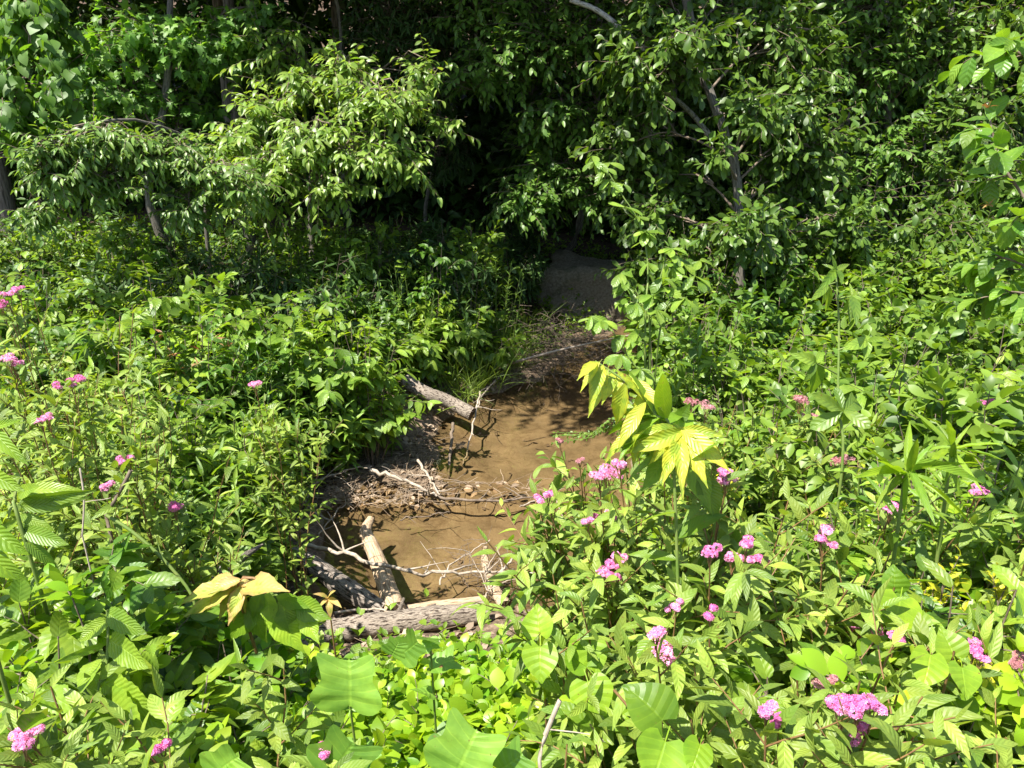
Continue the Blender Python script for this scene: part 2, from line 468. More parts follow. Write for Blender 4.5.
M['bark'] = simple_mat('grey_bark', (.085, .07, .055), (.22, .20, .165), 6, .9, .7, (6, 14, 1), (.05, .045, .035))
M['palebark'] = simple_mat('pale_bark', (.30, .27, .23), (.50, .47, .42), 6, .85, .4, (4, 10, 1), (.12, .10, .08))
M['graylog'] = simple_mat('weathered_log', (.13, .10, .08), (.38, .33, .28), 5, .9, .9, (9, 8, 1), (.04, .03, .022))
M['redlog'] = simple_mat('rotten_log', (.19, .15, .115), (.44, .375, .305), 7, .85, 1.0, (8, 9, 1), (.05, .034, .025))
M['palelog'] = simple_mat('barkless_log', (.36, .25, .15), (.58, .46, .32), 5, .75, .6, (14, 5, 1), (.22, .14, .08))
M['cutwood'] = simple_mat('cut_wood', (.05, .035, .022), (.14, .09, .05), 20, .9, .4)

def ground_mat():
    m, t, o = new_mat('forest_soil')
    g = t.new('ShaderNodeNewGeometry'); sx = t.new('ShaderNodeSeparateXYZ'); t.link(g.outputs['Position'], sx.inputs[0])
    v = g.outputs['Position']
    n1 = t.noise(3.2, 7, .62, v); n2 = t.noise(26, 6, .65, v); n3 = t.noise(90, 3, .6, v); n4 = t.noise(8.5, 6, .7, v, 1.2)
    soil = t.ramp(n2, [(.30, (.030, .019, .011)), (.52, (.085, .055, .032)), (.70, (.17, .115, .07))])
    mud = t.ramp(n2, [(.30, (.07, .047, .03)), (.5, (.17, .12, .08)), (.68, (.31, .235, .165))])
    mud = t.mix(t.remap(n4, .52, .66, 0, .6), mud, (.07, .045, .028))
    sand = t.mix(t.remap(n1, .36, .66), (.15, .115, .070), (.245, .188, .115))
    sand = t.mix(t.remap(n4, .46, .66, 0, .6), sand, (.085, .055, .028))
    sand = t.mix(t.remap(n3, .55, .75, 0, .5), sand, (.075, .05, .027))
    zz = t.math('ADD', sx.outputs[2], t.math('MULTIPLY', t.math('SUBTRACT', n2, .5), .05))
    c = t.mix(t.math('MAXIMUM', t.remap(zz, .16, .34), t.math('MULTIPLY', t.remap(sx.outputs[1], 7.2, 8.2), t.remap(zz, .0, .04))), mud, soil)
    c = t.mix(t.remap(zz, -.012, .02), sand, c)
    pb = t.new('ShaderNodeBsdfPrincipled'); t.link(c, pb.inputs['Base Color'])
    pb.inputs['Roughness'].default_value = .88; pb.inputs['Specular IOR Level'].default_value = .25
    hh = t.math('MULTIPLY', t.math('ADD', t.math('MULTIPLY', n2, 1.0), t.math('MULTIPLY', n3, .4)), t.remap(zz, -.03, .03, .25, 1.0))
    t.link(t.bump(hh, .8, .03), pb.inputs['Normal'])
    t.link(pb.outputs[0], o.inputs[0])
    return m
def water_mat():
    m, t, o = new_mat('brown_stream_water')
    g = t.new('ShaderNodeNewGeometry')
    mp = t.new('ShaderNodeMapping'); mp.inputs['Scale'].default_value = (1, .55, 1); t.link(g.outputs['Position'], mp.inputs[0])
    n = t.noise(9, 3, .5, mp.outputs[0], .6)
    nb = t.bump(n, .16, .02)
    tr = t.new('ShaderNodeBsdfTransparent'); tr.inputs[0].default_value = (.86, .80, .68, 1)
    gl = t.new('ShaderNodeBsdfGlossy'); gl.inputs['Roughness'].default_value = .03; t.link(nb, gl.inputs['Normal'])
    fr = t.new('ShaderNodeFresnel'); fr.inputs[0].default_value = 1.55; t.link(nb, fr.inputs['Normal'])
    ms = t.new('ShaderNodeMixShader'); t.link(fr.outputs[0], ms.inputs[0]); t.link(tr.outputs[0], ms.inputs[1]); t.link(gl.outputs[0], ms.inputs[2])
    t.link(ms.outputs[0], o.inputs[0])
    return m

# ------------------------------------------------------------------ ground and water
def axis(lo, a, b, hi, fine, coarse):
    return np.unique(np.concatenate([np.linspace(lo, a, coarse), np.arange(a, b, fine), np.linspace(b, hi, coarse)]).round(4))
gx = axis(-45, -3.2, 3.4, 45, .035, 50); gy = axis(-18, .2, 10.5, 70, .035, 60)
X, Y = np.meshgrid(gx, gy)
Z = hgt(X, Y)
nx, ny = len(gx), len(gy)
i = np.arange(ny - 1)[:, None] * nx; j = np.arange(nx - 1)[None]
q = np.stack([i + j, i + j + 1, i + nx + j + 1, i + nx + j], -1).reshape(-1)
g = Geo(); vv = np.stack([X, Y, Z], -1).reshape(-1, 3)
g.add(vv, q, np.full((nx - 1) * (ny - 1), 4), vv[:, :2], np.zeros((len(vv), 3)))
tag(g.build('ground', ground_mat()), None, None, kind='structure')
g = Geo()
wx = np.linspace(-1.9, 4.2, 40); wy = np.linspace(2.9, 13.0, 60)
X, Y = np.meshgrid(wx, wy); vv = np.stack([X, Y, 0 * X], -1).reshape(-1, 3)
i = np.arange(59)[:, None] * 40; j = np.arange(39)[None]
q = np.stack([i + j, i + j + 1, i + 41 + j, i + 40 + j], -1).reshape(-1)
g.add(vv, q, np.full(39 * 59, 4), vv[:, :2], np.zeros((len(vv), 3)))
tag(g.build('water', water_mat()), None, None, kind='structure')

# ------------------------------------------------------------------ landmarks for labels
LM = [('yellow-leaved sapling', 655, 420), ('grey boulder', 582, 280), ('mud bank', 365, 462), ('far cut log end', 447, 402),
      ('peach-leaved sapling', 240, 600), ('tall bare-stemmed plant', 838, 390), ('long narrow leaf whorl', 915, 485), ('lime yellow bush', 985, 585),
      ('largest pink flower head', 853, 728), ('lobed pale leaf', 350, 675), ('red-tipped herb', 186, 330), ('slanting grey trunk', 715, 130),
      ('climbing bright creeper', 630, 225), ('rotten dam log', 410, 625), ('flat pale driftwood', 115, 582), ('spray-topped thin trunk', 311, 230),
      ('arching green cane', 165, 550), ('right border branch', 1000, 180), ('dead twig tangle', 565, 335), ('small twin heart leaves', 565, 655),
      ('big ribbed leaf', 125, 690), ('pale drooping sprays', 370, 130)]
ORD = ['nearest', 'second nearest', 'third nearest', 'fourth nearest', 'fifth nearest', 'sixth nearest', 'seventh nearest', 'eighth nearest', 'ninth nearest', 'tenth nearest', 'eleventh nearest', 'twelfth nearest', 'thirteenth nearest', 'fourteenth nearest', 'fifteenth nearest']
PENDING = []      # (object, description, px, py)
def later(o, desc, px, py): PENDING.append((o, desc, px, py))
def finish_labels():
    seen = {}
    for o, desc, px, py in PENDING:
        best = min(LM, key=lambda l: (l[1] - px) ** 2 + (l[2] - py) ** 2)
        dx, dy = px - best[1], py - best[2]
        w = ('below' if dy > 0 else 'above') if abs(dy) >= abs(dx) else ('right of' if dx > 0 else 'left of')
        seen.setdefault((desc, best[0], w), []).append((math.hypot(dx, dy), o))
    for (desc, lm, w), L in seen.items():
        L.sort(key=lambda q: q[0])
        for k, (_, o) in enumerate(L):
            o['label'] = f'{desc} {w} the {lm}' + ('' if len(L) == 1 else f', {ORD[min(k, 14)]} it')

# ------------------------------------------------------------------ plant builders
def bushy(name, cat, desc, px, py, h, r, leaf, n_stems=7, n_twigs=5, group=None, stem='twig', flat=.8, extra=None, dens=1.0, lean=0.0):
    """leafy shrub: stems fan out from the base, leafy side twigs all along them; its top stands at that pixel's line of sight"""
    tp = top_at(px, py, h)
    base = np.array([tp[0], tp[1], hz(tp[0], tp[1]) - .02])
    H = max(.12, tp[2] - base[2])
    a = rng.uniform(0, 2 * PI, n_stems); rr = r * np.sqrt(rng.random(n_stems)); 
    hh = H * (1 - .40 * (rr / r) ** 2) * rng.uniform(.80, 1.0, n_stems)
    tips = base + np.stack([rr * np.cos(a) + lean, rr * np.sin(a), hh], 1)
    S = base + np.stack([.15 * rr * np.cos(a), .15 * rr * np.sin(a), 0 * a], 1)
    u = np.linspace(0, 1, 7)
    mid = S * .5 + tips * .5; mid[:, :2] = S[:, :2] * .75 + tips[:, :2] * .25
    st = ((1 - u) ** 2)[None, :, None] * S[:, None] + (2 * u * (1 - u))[None, :, None] * mid[:, None] + (u ** 2)[None, :, None] * tips[:, None]
    st = st + .012 * H * rng.standard_normal(st.shape) * u[None, :, None]
    leaf.vary()
    gs, gl = Geo(), Geo()
    gs.tubes(st, .004 + .004 * H, .0015, 5)
    leaf.put(gl, st[:, 2:], max(3, int(leaf.n * .8 * dens)))
    if n_twigs:
        tt = rng.uniform(.28, .97, (n_stems, n_twigs)); p, T = at(st, tt)
        p = p.reshape(-1, 3); T = T.reshape(-1, 3)
        out = p - base; out[:, 2] = 0; out = nrmz(out + 1e-4)
        D = .5 * T + .6 * out + .7 * rng.standard_normal(p.shape) * np.array([1, 1, .5])
        L = r * flat * rng.uniform(.35, .8, len(p))
        tw = grow(p, D, L, 5, .25, .12)
        gs.tubes(tw, .0022, .0010, 4)
        leaf.put(gl, tw, max(3, int(leaf.n * dens)))
    t = thing(name, base, '', cat, group)
    gl.build('foliage', leaf.mat, t, base)
    gs.build('stem', M[stem], t, base)
    later(t, desc, px, py)
    if extra: extra(t, base, st)
    return t, base, st
def herb(name, cat, desc, px, py, h, r, leaf, n_stems=6, group=None, stem='stem', extra=None, tw=0):
    """upright herb: single leafy stems"""
    tp = top_at(px, py, h)
    base = np.array([tp[0], tp[1], hz(tp[0], tp[1]) - .02]); H = max(.15, tp[2] - base[2])
    a = rng.uniform(0, 2 * PI, n_stems); rr = r * np.sqrt(rng.random(n_stems)); rr[0] *= .2
    S = base + np.stack([.55 * rr * np.cos(a), .55 * rr * np.sin(a), 0 * a], 1)
    D = np.stack([.5 * rr / r * np.cos(a) * r / H, .5 * rr / r * np.sin(a) * r / H, np.ones(n_stems)], 1)
    st = grow(S, D, H * rng.uniform(.72, 1.0, n_stems), 8, 0, .04, .1)
    leaf.vary()
    gs, gl = Geo(), Geo()
    gs.tubes(st, .0045, .0018, 5)
    leaf.put(gl, st, leaf.n)
    if tw:
        p, T = at(st, rng.uniform(.45, .95, (n_stems, tw))); p = p.reshape(-1, 3); T = T.reshape(-1, 3)
        tws = grow(p, T + .8 * rand_dirs(len(p), -.2, .5), rng.uniform(.10, .22, len(p)), 5, .1, .05)
        gs.tubes(tws, .002, .001, 4); leaf.put(gl, tws, max(4, leaf.n // 2), .75)
    t = thing(name, base, '', cat, group)
    gl.build('foliage', leaf.mat, t, base); gs.build('stem', M[stem], t, base)
    later(t, desc, px, py)
    if extra: extra(t, base, st)
    return t, base, st

def flower_head(c, r, parent, base, mat='pink', n=130, label=None, up=UPV):
    """flat-topped cluster of little domes of five-petalled flowers"""
    g = Geo()
    k = max(3, int(5 * (r / .03) ** .5)); hue = rng.random()
    cs = c + np.stack([*(r * .62 * np.sqrt(rng.random(k)) * f(2.4 * np.arange(k) + rng.uniform(0, 6)) for f in (np.cos, np.sin)), r * .16 * rng.standard_normal(k)], 1)
    for q in cs:
        m = int(n * 1.7) // k
        d = rand_dirs(m, .0, 1)
        p = q + d * r * .40 * np.array([1, 1, .7])
        nn = nrmz(d + .5 * rng.standard_normal(d.shape))
        dd = nrmz(np.cross(nn, rng.standard_normal(d.shape)))
        g.leaves('floret', p, dd, nn, rng.uniform(.7, 1.2, m) * max(.0030, r * .10), 1.0, 0, 0, np.stack([np.clip(hue + .3 * rng.standard_normal(m), 0, 1), .5 + .5 * rng.random(m) * (d[:, 2] > .3), rng.random(m)], 1))
    stems = grow(np.repeat((c - np.array([0, 0, r * 1.6]))[None], k, 0), cs - c + np.array([0, 0, r * 1.6]), r * 1.6, 4, 0, .02)
    o = g.build('flower_head', M[mat], parent, base)
    if label: o['label'] = label
    gs = Geo(); gs.tubes(stems, .0012, .0009, 4)
    gs.build('flower_stalk', M['redstem'], o, base)
    return o

def bez(pts, K):
    """smooth polyline through points"""
    pts = np.asarray(pts, float); n = len(pts)
    u = np.linspace(0, n - 1, K); i = np.clip(u.astype(int), 0, n - 2); f = (u - i)[:, None]
    q = np.concatenate([[2 * pts[0] - pts[1]], pts, [2 * pts[-1] - pts[-2]]])
    a, b, c, d = q[i], q[i + 1], q[i + 2], q[i + 3]
    return .5 * (2 * b + (c - a) * f + (2 * a - 5 * b + 4 * c - d) * f ** 2 + (3 * b - a - 3 * c + d) * f ** 3)

DENS = 2.4
def tree(name, cat, label, trunk, r0, r1, blobs, leaf, group=None, bark='bark', n_limbs=None, twig_len=.45, sag=.5, twigs_per=60, scale_far=1.0, dens=None):
    """trunk: points; blobs: (centre, radii, twig count factor): leafy masses of the crown, joined to the trunk by limbs"""
    base = np.array(trunk[0], float)
    t = thing(name, base, label, cat, group)
    tr = bez(trunk, 18)
    g = Geo(); g.tubes(tr[None] + .004 * rng.standard_normal(tr[None].shape), r0, r1, 12)
    g.build('trunk', M[bark], t, base)
    gl = Geo()
    for (c, rad, f) in blobs:
        gb = Geo()
        c = np.asarray(c, float); rad = np.broadcast_to(rad, (3,)) * 1.0
        k = np.argmin(np.linalg.norm((tr - c) * np.array([1, 1, 1.6]) + np.array([0, 0, .5]), axis=1))
        s = tr[k]
        limb = bez([s, s * .55 + c * .45 + np.array([0, 0, .12]) * np.linalg.norm(c - s), c], 10)
        gb.tubes(limb[None], max(.006, r0 * .32), .004, 6)
        n = int(twigs_per * f * (dens or DENS))
        d = rand_dirs(n); p = c + d * rad * (rng.random((n, 1)) ** .45)
        p[:, 2] = np.maximum(p[:, 2], hgt(p[:, 0], p[:, 1]) + .15)
        # boughs: each takes a handful of twigs
        nb = max(2, n // 9); bi = rng.integers(0, n, nb)
        lp = limb[rng.integers(4, 10, nb)]
        u = np.linspace(0, 1, 6)[None, :, None]
        bo = lp[:, None] * (1 - u) + p[bi][:, None] * u + np.array([0, 0, .10]) * np.sin(PI * u)
        bo += .015 * rng.standard_normal(bo.shape)
        gb.tubes(bo, .010, .004, 4)
        out = p - c; D = out + .6 * rng.standard_normal(p.shape) * rad.mean() + np.array([0, -.15, 0.05])
        tw = grow(p - nrmz(D) * twig_len * .35, D, twig_len * rng.uniform(.6, 1.25, n), 6, sag, .10)
        gb.tubes(tw, .0042, .0014, 3)
        leaf.put(gl, tw, None, scale_far)
        gb.build('branch', M['twig'], t, base)
    gl.build('crown', leaf.mat, t, base)
    return t

# ------------------------------------------------------------------ leaf kinds
LF = dict(
    cherry=Leaf('ovate_m', .112, .50, M['cherry'], 9, 'dist', 60, .36, .3, .30, .25),
    arch=Leaf('lance_m', .09, .48, M['arch'], 10, 'dist', 58, .42, .3, .30, .25),
    maple=Leaf('maple', .10, 1.0, M['maple'], 6, 'opp', 60, .55, .3, .15, .30, taper=.2),
    vine=Leaf('heart_m', .12, .85, M['vine'], 6, 'dist', 60, 1.1, .3, .2, .25),
    rhodo=Leaf('lance_s', .15, .30, M['rhodo'], 9, 'spiral', 65, .35, .3, .25, .15, t0=.55),
    beech=Leaf('ovate_m', .10, .60, M['beech'], 10, 'dist', 55, .40, .22, .2, .15),
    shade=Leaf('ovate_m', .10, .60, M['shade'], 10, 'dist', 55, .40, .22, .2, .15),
    glossy=Leaf('obov_m', .125, .52, M['glossy'], 11, 'spiral', 60, .35, .4, .3, .2),
    privet=Leaf('ell_m', .090, .52, M['privet'], 12, 'opp', 55, .25, .3, .25, .2),
    bush=Leaf('ovate_m', .085, .62, M['bush'], 9, 'dist', 58, .40, .35, .22, .25),
    lance=Leaf('lance_m', .125, .28, M['lance'], 20, 'spiral', 62, .25, .25, .3, .35, t0=.2),
    willow=Leaf('lance_m', .085, .17, M['willow'], 26, 'spiral', 55, .10, .2, .25, .25, t0=.15),
    spirea=Leaf('lance_m', .080, .44, M['spirea'], 13, 'spiral', 58, .25, .3, .28, .25),
    hornbeam=Leaf('ovate_l', .088, .58, M['hornbeam'], 8, 'dist', 58, .45, .3, .22, .25, taper=.3, ripple=.02),
    honey=Leaf('ell_m', .054, .60, M['honey'], 13, 'opp', 58, .10, .35, .22, .2),
    heart=Leaf('heart_l', .085, 1.0, M['heart'], 5, 'dist', 60, .6, .3, .18, .25),
    lime=Leaf('lance_s', .034, .45, M['lime'], 15, 'spiral', 60, .15, .4, .25, .25),
    broad=Leaf('ovate_m', .115, .62, M['creeper'], 7, 'dist', 60, .45, .3, .2, .25),
    bushn=Leaf('ovate_l', .095, .62, M['bush'], 9, 'dist', 58, .40, .35, .2, .22, ripple=.015),
    tiny=Leaf('ell_s', .028, .55, M['privet'], 16, 'spiral', 55, .15, .4, .2, .2),
)
# ------------------------------------------------------------------ trees
def blob(px, py, t, r, f=1.0): return (P(px, py, t), np.array(r), f)
def base_at(x, y): return np.array([x, y, hz(x, y) - .03])

# left: small tree with pale drooping sprays, thin grey trunk
b = W(312, 268, .35); b = base_at(P(312, 268, 8.0)[0], P(312, 268, 8.0)[1])
tree('drooping_tree', 'tree', 'small tree with pale green drooping sprays over a thin grey trunk', [b, P(310, 215, 8.0), P(314, 160, 7.9), P(330, 90, 7.7), P(340, 20, 7.6), np.array([-1.7, 6.9, 4.4])], .036, .012,
     [blob(385, 100, 6.7, (.36, .35, .16), .75), blob(350, 70, 6.9, (.22, .3, .14), .4), blob(370, 150, 6.6, (.34, .35, .12), .6), blob(315, 135, 6.6, (.26, .3, .14), .45), blob(425, 75, 7.0, (.12, .3, .16), .25), blob(270, 165, 6.6, (.30, .35, .14), .5), blob(235, 140, 6.8, (.25, .3, .14), .35),
      blob(300, 90, 7.0, (.30, .35, .2), .4), blob(445, 125, 7.1, (.12, .2, .08), .12), blob(280, 50, 7.3, (.5, .4, .3), .6), blob(330, 190, 6.7, (.30, .3, .10), .3), blob(405, 165, 6.8, (.16, .25, .10), .2), blob(255, 205, 6.8, (.25, .3, .10), .25), blob(265, 110, 6.9, (.25, .3, .14), .3), (np.array([-1.35, 5.3, 4.4]), np.array([.8, .7, .25]), 1.1), (np.array([-.7, 6.2, 4.5]), np.array([.7, .6, .25]), .8)],  # last two leaf masses added out of view to dapple the far pool
     LF['cherry'], twig_len=.40, sag=.55, twigs_per=62, dens=1.9)
b = base_at(P(212, 290, 7.0)[0], P(212, 290, 7.0)[1])
tree('arching_tree', 'tree', 'slender tree whose thin bough arches over with narrow hanging leaves', [b, P(206, 230, 6.9), P(205, 170, 6.6), P(185, 138, 6.2), P(130, 120, 5.8), P(75, 128, 5.6), P(35, 165, 5.5)], .022, .005,
     [blob(105, 140, 5.7, (.34, .25, .10), .9), blob(55, 165, 5.5, (.20, .2, .18), .8), blob(170, 155, 5.9, (.28, .25, .14), .8), blob(225, 180, 6.0, (.28, .25, .16), .7), blob(40, 210, 5.5, (.10, .12, .10), .25), blob(190, 205, 6.0, (.2, .2, .12), .4), blob(110, 185, 5.8, (.25, .2, .10), .4)],
     LF['arch'], twig_len=.28, sag=.6, twigs_per=60, dens=2.0)
b = base_at(-3.2, 7.6)
tree('maple_tree', 'tree', 'young tree with broad lobed leaves high on the left bank', [b, P(150, 200, 7.4), P(165, 100, 7.3), P(170, 20, 7.2), P(175, -120, 7.2)], .05, .02,
     [blob(150, 40, 7.3, (.5, .4, .22), 1.0), blob(85, 60, 7.4, (.35, .35, .28), .7), blob(215, 50, 7.3, (.3, .3, .22), .6), blob(120, 90, 7.3, (.4, .3, .14), .5), blob(250, 25, 7.4, (.35, .3, .22), .5), blob(150, -60, 8.6, (1.0, .6, .5), .6), blob(60, 130, 7.6, (.6, .4, .3), .8), blob(190, 130, 7.8, (.6, .4, .3), .7)],
     LF['maple'], twig_len=.34, sag=.5, twigs_per=60)
b = base_at(P(-80, 300, 6.6)[0], P(-80, 300, 6.6)[1])
tree('broadleaf_vine', 'vine', 'vine with big dangling heart leaves draped down at the left border', [b, P(-70, 250, 6.5), P(-50, 160, 6.4), P(10, 80, 6.3), P(40, 0, 6.3), P(30, -90, 6.4)], .025, .01,
     [blob(35, 30, 6.2, (.30, .3, .30), .7), blob(62, 85, 6.1, (.10, .2, .26), .35), blob(10, 110, 6.1, (.18, .3, .35), .5), blob(0, -30, 6.4, (.4, .3, .3), .3)],
     LF['vine'], twig_len=.32, sag=1.2, twigs_per=52, dens=1.5)
# centre: shaded understorey
b = base_at(-.9, 10.6)
tree('rhododendron_tree', 'tree', 'dark leggy evergreen with whorls of narrow leaves in the shade', [b, P(425, 220, 10.3), P(440, 120, 10.0), P(425, 40, 9.8), P(410, -60, 9.8)], .028, .016,
     [blob(420, 60, 8.2, (.5, .4, .5), .8), blob(450, 25, 8.2, (.5, .4, .4), .6), blob(390, 10, 8.2, (.5, .4, .4), .6), blob(440, 150, 9.6, (.4, .4, .3), .4), blob(400, -120, 9.5, (1.4, 1.2, .8), 2.2)],
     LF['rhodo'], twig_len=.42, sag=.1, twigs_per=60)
b = base_at(.55, 10.3)
tree('shade_beech', 'tree', 'tree with flat tiers of oval leaves overhanging the dark hollow', [b, P(575, 240, 9.6), P(590, 150, 9.3), P(600, 60, 9.1), P(590, -80, 9.0)], .05, .02,
     [blob(555, 175, 8.3, (.45, .4, .22), .9), blob(530, 200, 8.1, (.32, .3, .15), .55), blob(600, 190, 8.3, (.35, .3, .22), .6), blob(560, 110, 8.0, (.45, .4, .25), .6), blob(515, 60, 7.8, (.6, .5, .3), .9), blob(580, 35, 7.7, (.7, .5, .35), 1.0),
      blob(475, 80, 7.8, (.28, .3, .12), .3), blob(490, 5, 7.8, (.8, .5, .35), 1.0), blob(545, 140, 8.5, (.4, .3, .18), .5)],
     LF['beech'], twig_len=.42, sag=.35, twigs_per=62)
# right: glossy tree with slanting trunk and its neighbours
b = base_at(P(746, 310, 6.9)[0], P(746, 310, 6.9)[1])
tree('glossy_tree', 'tree', 'tall tree with slanting grey trunk and small glossy dark leaves', [b, P(739, 200, 6.8), P(724, 130, 6.75), P(701, 70, 6.7), P(686, 0, 6.65), P(655, -110, 6.6)], .042, .036,
     [blob(650, 70, 6.8, (.45, .4, .40), 1.1), blob(625, 140, 7.2, (.30, .35, .25), .5), blob(770, 50, 7.0, (.6, .45, .45), 1.3), blob(800, 150, 7.1, (.5, .4, .35), 1.0), blob(670, 175, 7.5, (.40, .3, .25), .7), blob(735, 10, 7.4, (.6, .4, .35), .9),
      blob(660, 15, 6.9, (.5, .4, .3), .8), blob(765, 195, 7.3, (.3, .3, .2), .4), blob(660, 215, 7.2, (.3, .3, .2), .4), blob(780, 110, 6.9, (.4, .35, .25), .7), blob(690, 255, 7.2, (.35, .3, .25), .5), blob(640, 275, 7.2, (.2, .25, .22), .3), blob(770, 235, 6.9, (.4, .3, .22), .5), blob(845, 225, 6.9, (.4, .3, .22), .5), blob(725, 90, 7.5, (.4, .35, .25), .6), blob(745, 225, 6.3, (.22, .2, .14), .35), blob(690, 40, 6.2, (.22, .2, .12), .18), blob(750, 110, 6.3, (.18, .2, .12), .22), blob(715, 160, 6.4, (.12, .2, .08), .10)],
     LF['glossy'], twig_len=.40, sag=.55, twigs_per=66, dens=1.6)
b = base_at(P(892, 290, 8.3)[0], P(892, 290, 8.3)[1])
tree('shade_beech', 'tree', 'dark leafy tree with several thin trunks behind the slanting one', [b, P(893, 200, 8.3), P(888, 120, 8.3), P(886, 0, 8.3), P(890, -100, 8.3)], .045, .03,
     [blob(860, 70, 7.8, (.45, .4, .4), .8), blob(900, 150, 7.8, (.4, .35, .35), .6), blob(940, 60, 7.8, (.5, .4, .45), .8), blob(870, 10, 7.7, (.6, .4, .35), .8), blob(850, 190, 7.7, (.4, .3, .25), .5)],
     LF['beech'], twig_len=.42, sag=.4, twigs_per=60)
b = base_at(P(948, 290, 8.0)[0], P(948, 290, 8.0)[1])
tree('glossy_tree', 'tree', 'thin straight trunked tree with dark leaves near the right border', [b, P(947, 200, 8.0), P(944, 100, 8.0), P(952, 0, 8.0), P(960, -100, 8.0)], .036, .028,
     [blob(985, 110, 7.6, (.4, .35, .4), .7), blob(955, 190, 7.6, (.35, .3, .3), .6), blob(1000, 30, 7.6, (.5, .4, .4), .8), blob(1020, 190, 7.4, (.35, .35, .35), .6), blob(920, 30, 7.7, (.4, .3, .3), .6), blob(1000, 250, 7.2, (.35, .3, .3), .6), blob(930, 235, 7.0, (.4, .3, .22), .5)],
     LF['glossy'], twig_len=.42, sag=.5, twigs_per=60, dens=1.6)
for px, x2, r in ((808, 812, .028), (838, 846, .022), (868, 862, .02), (917, 925, .018)):
    b = base_at(P(px, 290, 9.4)[0], P(px, 290, 9.4)[1])
    t = tree('understory_tree', 'tree', '', [b, P((px + x2) / 2 + 3, 180, 9.3), P(x2, 60, 9.2), P(x2 + 6, -120, 9.2)], r, r * .7, [blob(x2, -60, 9.2, (.8, .7, .7), .9), blob(px + 10, 60, 9.0, (.4, .4, .4), .4)], LF['beech'], 'thin shaded trunks', twig_len=.42, twigs_per=55)
    later(t, 'thin shaded dim-leaved trunk', px, 150)
# fallen pale limbs caught in the glossy tree
for pts, lab in (([(570, 0), (600, 12), (640, 45), (665, 66)], 'pale bare limb slanting through leaves near the top edge'), ([(662, 88), (690, 112), (711, 137)], 'short pale snag leaning against the slanting grey trunk')):
    q = [P(x, y, 6.75 if x < 680 else 7.2) for x, y in pts]
    t = thing('bare_limb', q[0], lab, 'limb'); g = Geo(); g.tubes(bez(q, 14)[None], .020, .028, 8); g.build('limb', M['palebark'], t, q[0])
    g = Geo(); s = bez(q, 14)[[7]]; g.tubes(grow(s, rand_dirs(1, 0, .6), .25, 5, .1, .1), .006, .002, 4); g.build('twig', M['deadtwig'], t, q[0])

# high canopy trees further in; their crowns are added above the view to shade the hollow
def canopy_tree(x, y, hgt_, r, blobs, leaf, desc, px):
    b = base_at(x, y)
    tr = [b, b + np.array([.1, 0, hgt_ * .4]), b + np.array([.15, -.1, hgt_ * .75]), b + np.array([.3, -.1, hgt_])]
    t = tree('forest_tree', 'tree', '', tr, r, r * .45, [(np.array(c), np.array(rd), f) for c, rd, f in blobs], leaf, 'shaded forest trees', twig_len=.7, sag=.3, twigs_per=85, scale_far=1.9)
    later(t, desc, px, 210)
D_ = 'tall shaded forest trunk'
canopy_tree(-2.5, 11.8, 8.0, .10, [((-1.9, 9.6, 5.6), (1.8, 1.7, .8), 3.2), ((-.6, 8.8, 5.1), (1.3, 1.2, .6), 2.0)], LF['shade'], D_, proj((-2.5, 11.8, 2))[0])
canopy_tree(.2, 12.4, 9.0, .13, [((.2, 10.6, 6.2), (2.0, 1.7, .9), 3.6), ((.6, 9.0, 4.7), (1.2, 1.0, .5), 1.8)], LF['shade'], D_, proj((.2, 12.4, 2))[0])
canopy_tree(2.2, 11.8, 8.5, .11, [((2.2, 10.6, 5.9), (1.9, 1.5, .8), 2.4), ((1.3, 8.6, 4.6), (1.1, 1.0, .5), 1.3)], LF['shade'], D_, proj((2.2, 11.8, 2))[0])
canopy_tree(-4.0, 11.5, 8.5, .12, [((-4.2, 10.2, 5.8), (2.0, 1.8, .9), 3.6)], LF['shade'], D_, proj((-4, 11.5, 2))[0])
canopy_tree(4.6, 11.5, 8.5, .12, [((4.6, 10.2, 5.8), (2.0, 1.8, .9), 3.2)], LF['shade'], D_, proj((4.6, 11.5, 2))[0])
canopy_tree(-6.8, 10.5, 8.5, .12, [((-6.6, 9.8, 5.0), (2.0, 1.8, 1.3), 3.0)], LF['shade'], D_, 20)
canopy_tree(7.0, 11.0, 8.5, .12, [((6.8, 10.2, 5.0), (2.0, 1.8, 1.3), 3.0)], LF['shade'], D_, 1000)
for x, y in ((-1.2, 17.5), (1.5, 18), (4.5, 18), (-4.5, 18), (-8, 18.5), (8, 18.5), (-2.6, 14), (-.6, 15.5), (1.3, 14.8), (3.3, 14.4), (-5.2, 14.5), (6.0, 15), (-8, 15), (8.5, 15)):
    canopy_tree(x, y, 8, .12, [((x, y - .4, hz(x, y) + 5.2), (2.0, 1.8, 1.6), 3.2)], LF['shade'], D_, proj((x, y, 3))[0])
canopy_tree(-3.2, 9.4, 8, .07, [((-3.4, 8.6, 4.7), (1.6, 1.1, .7), 2.6), ((-1.9, 8.3, 4.4), (1.3, .9, .5), 3.6), ((-.9, 9.2, 4.5), (1.2, .9, .5), 2.6)], LF['shade'], D_, proj((-3.2, 9.4, 2))[0])
canopy_tree(2.9, 9.3, 8, .07, [((2.8, 8.8, 4.8), (1.4, 1.1, .6), 1.3), ((.9, 7.8, 4.4), (1.1, .9, .5), 1.1)], LF['shade'], D_, proj((2.9, 9.3, 2))[0])
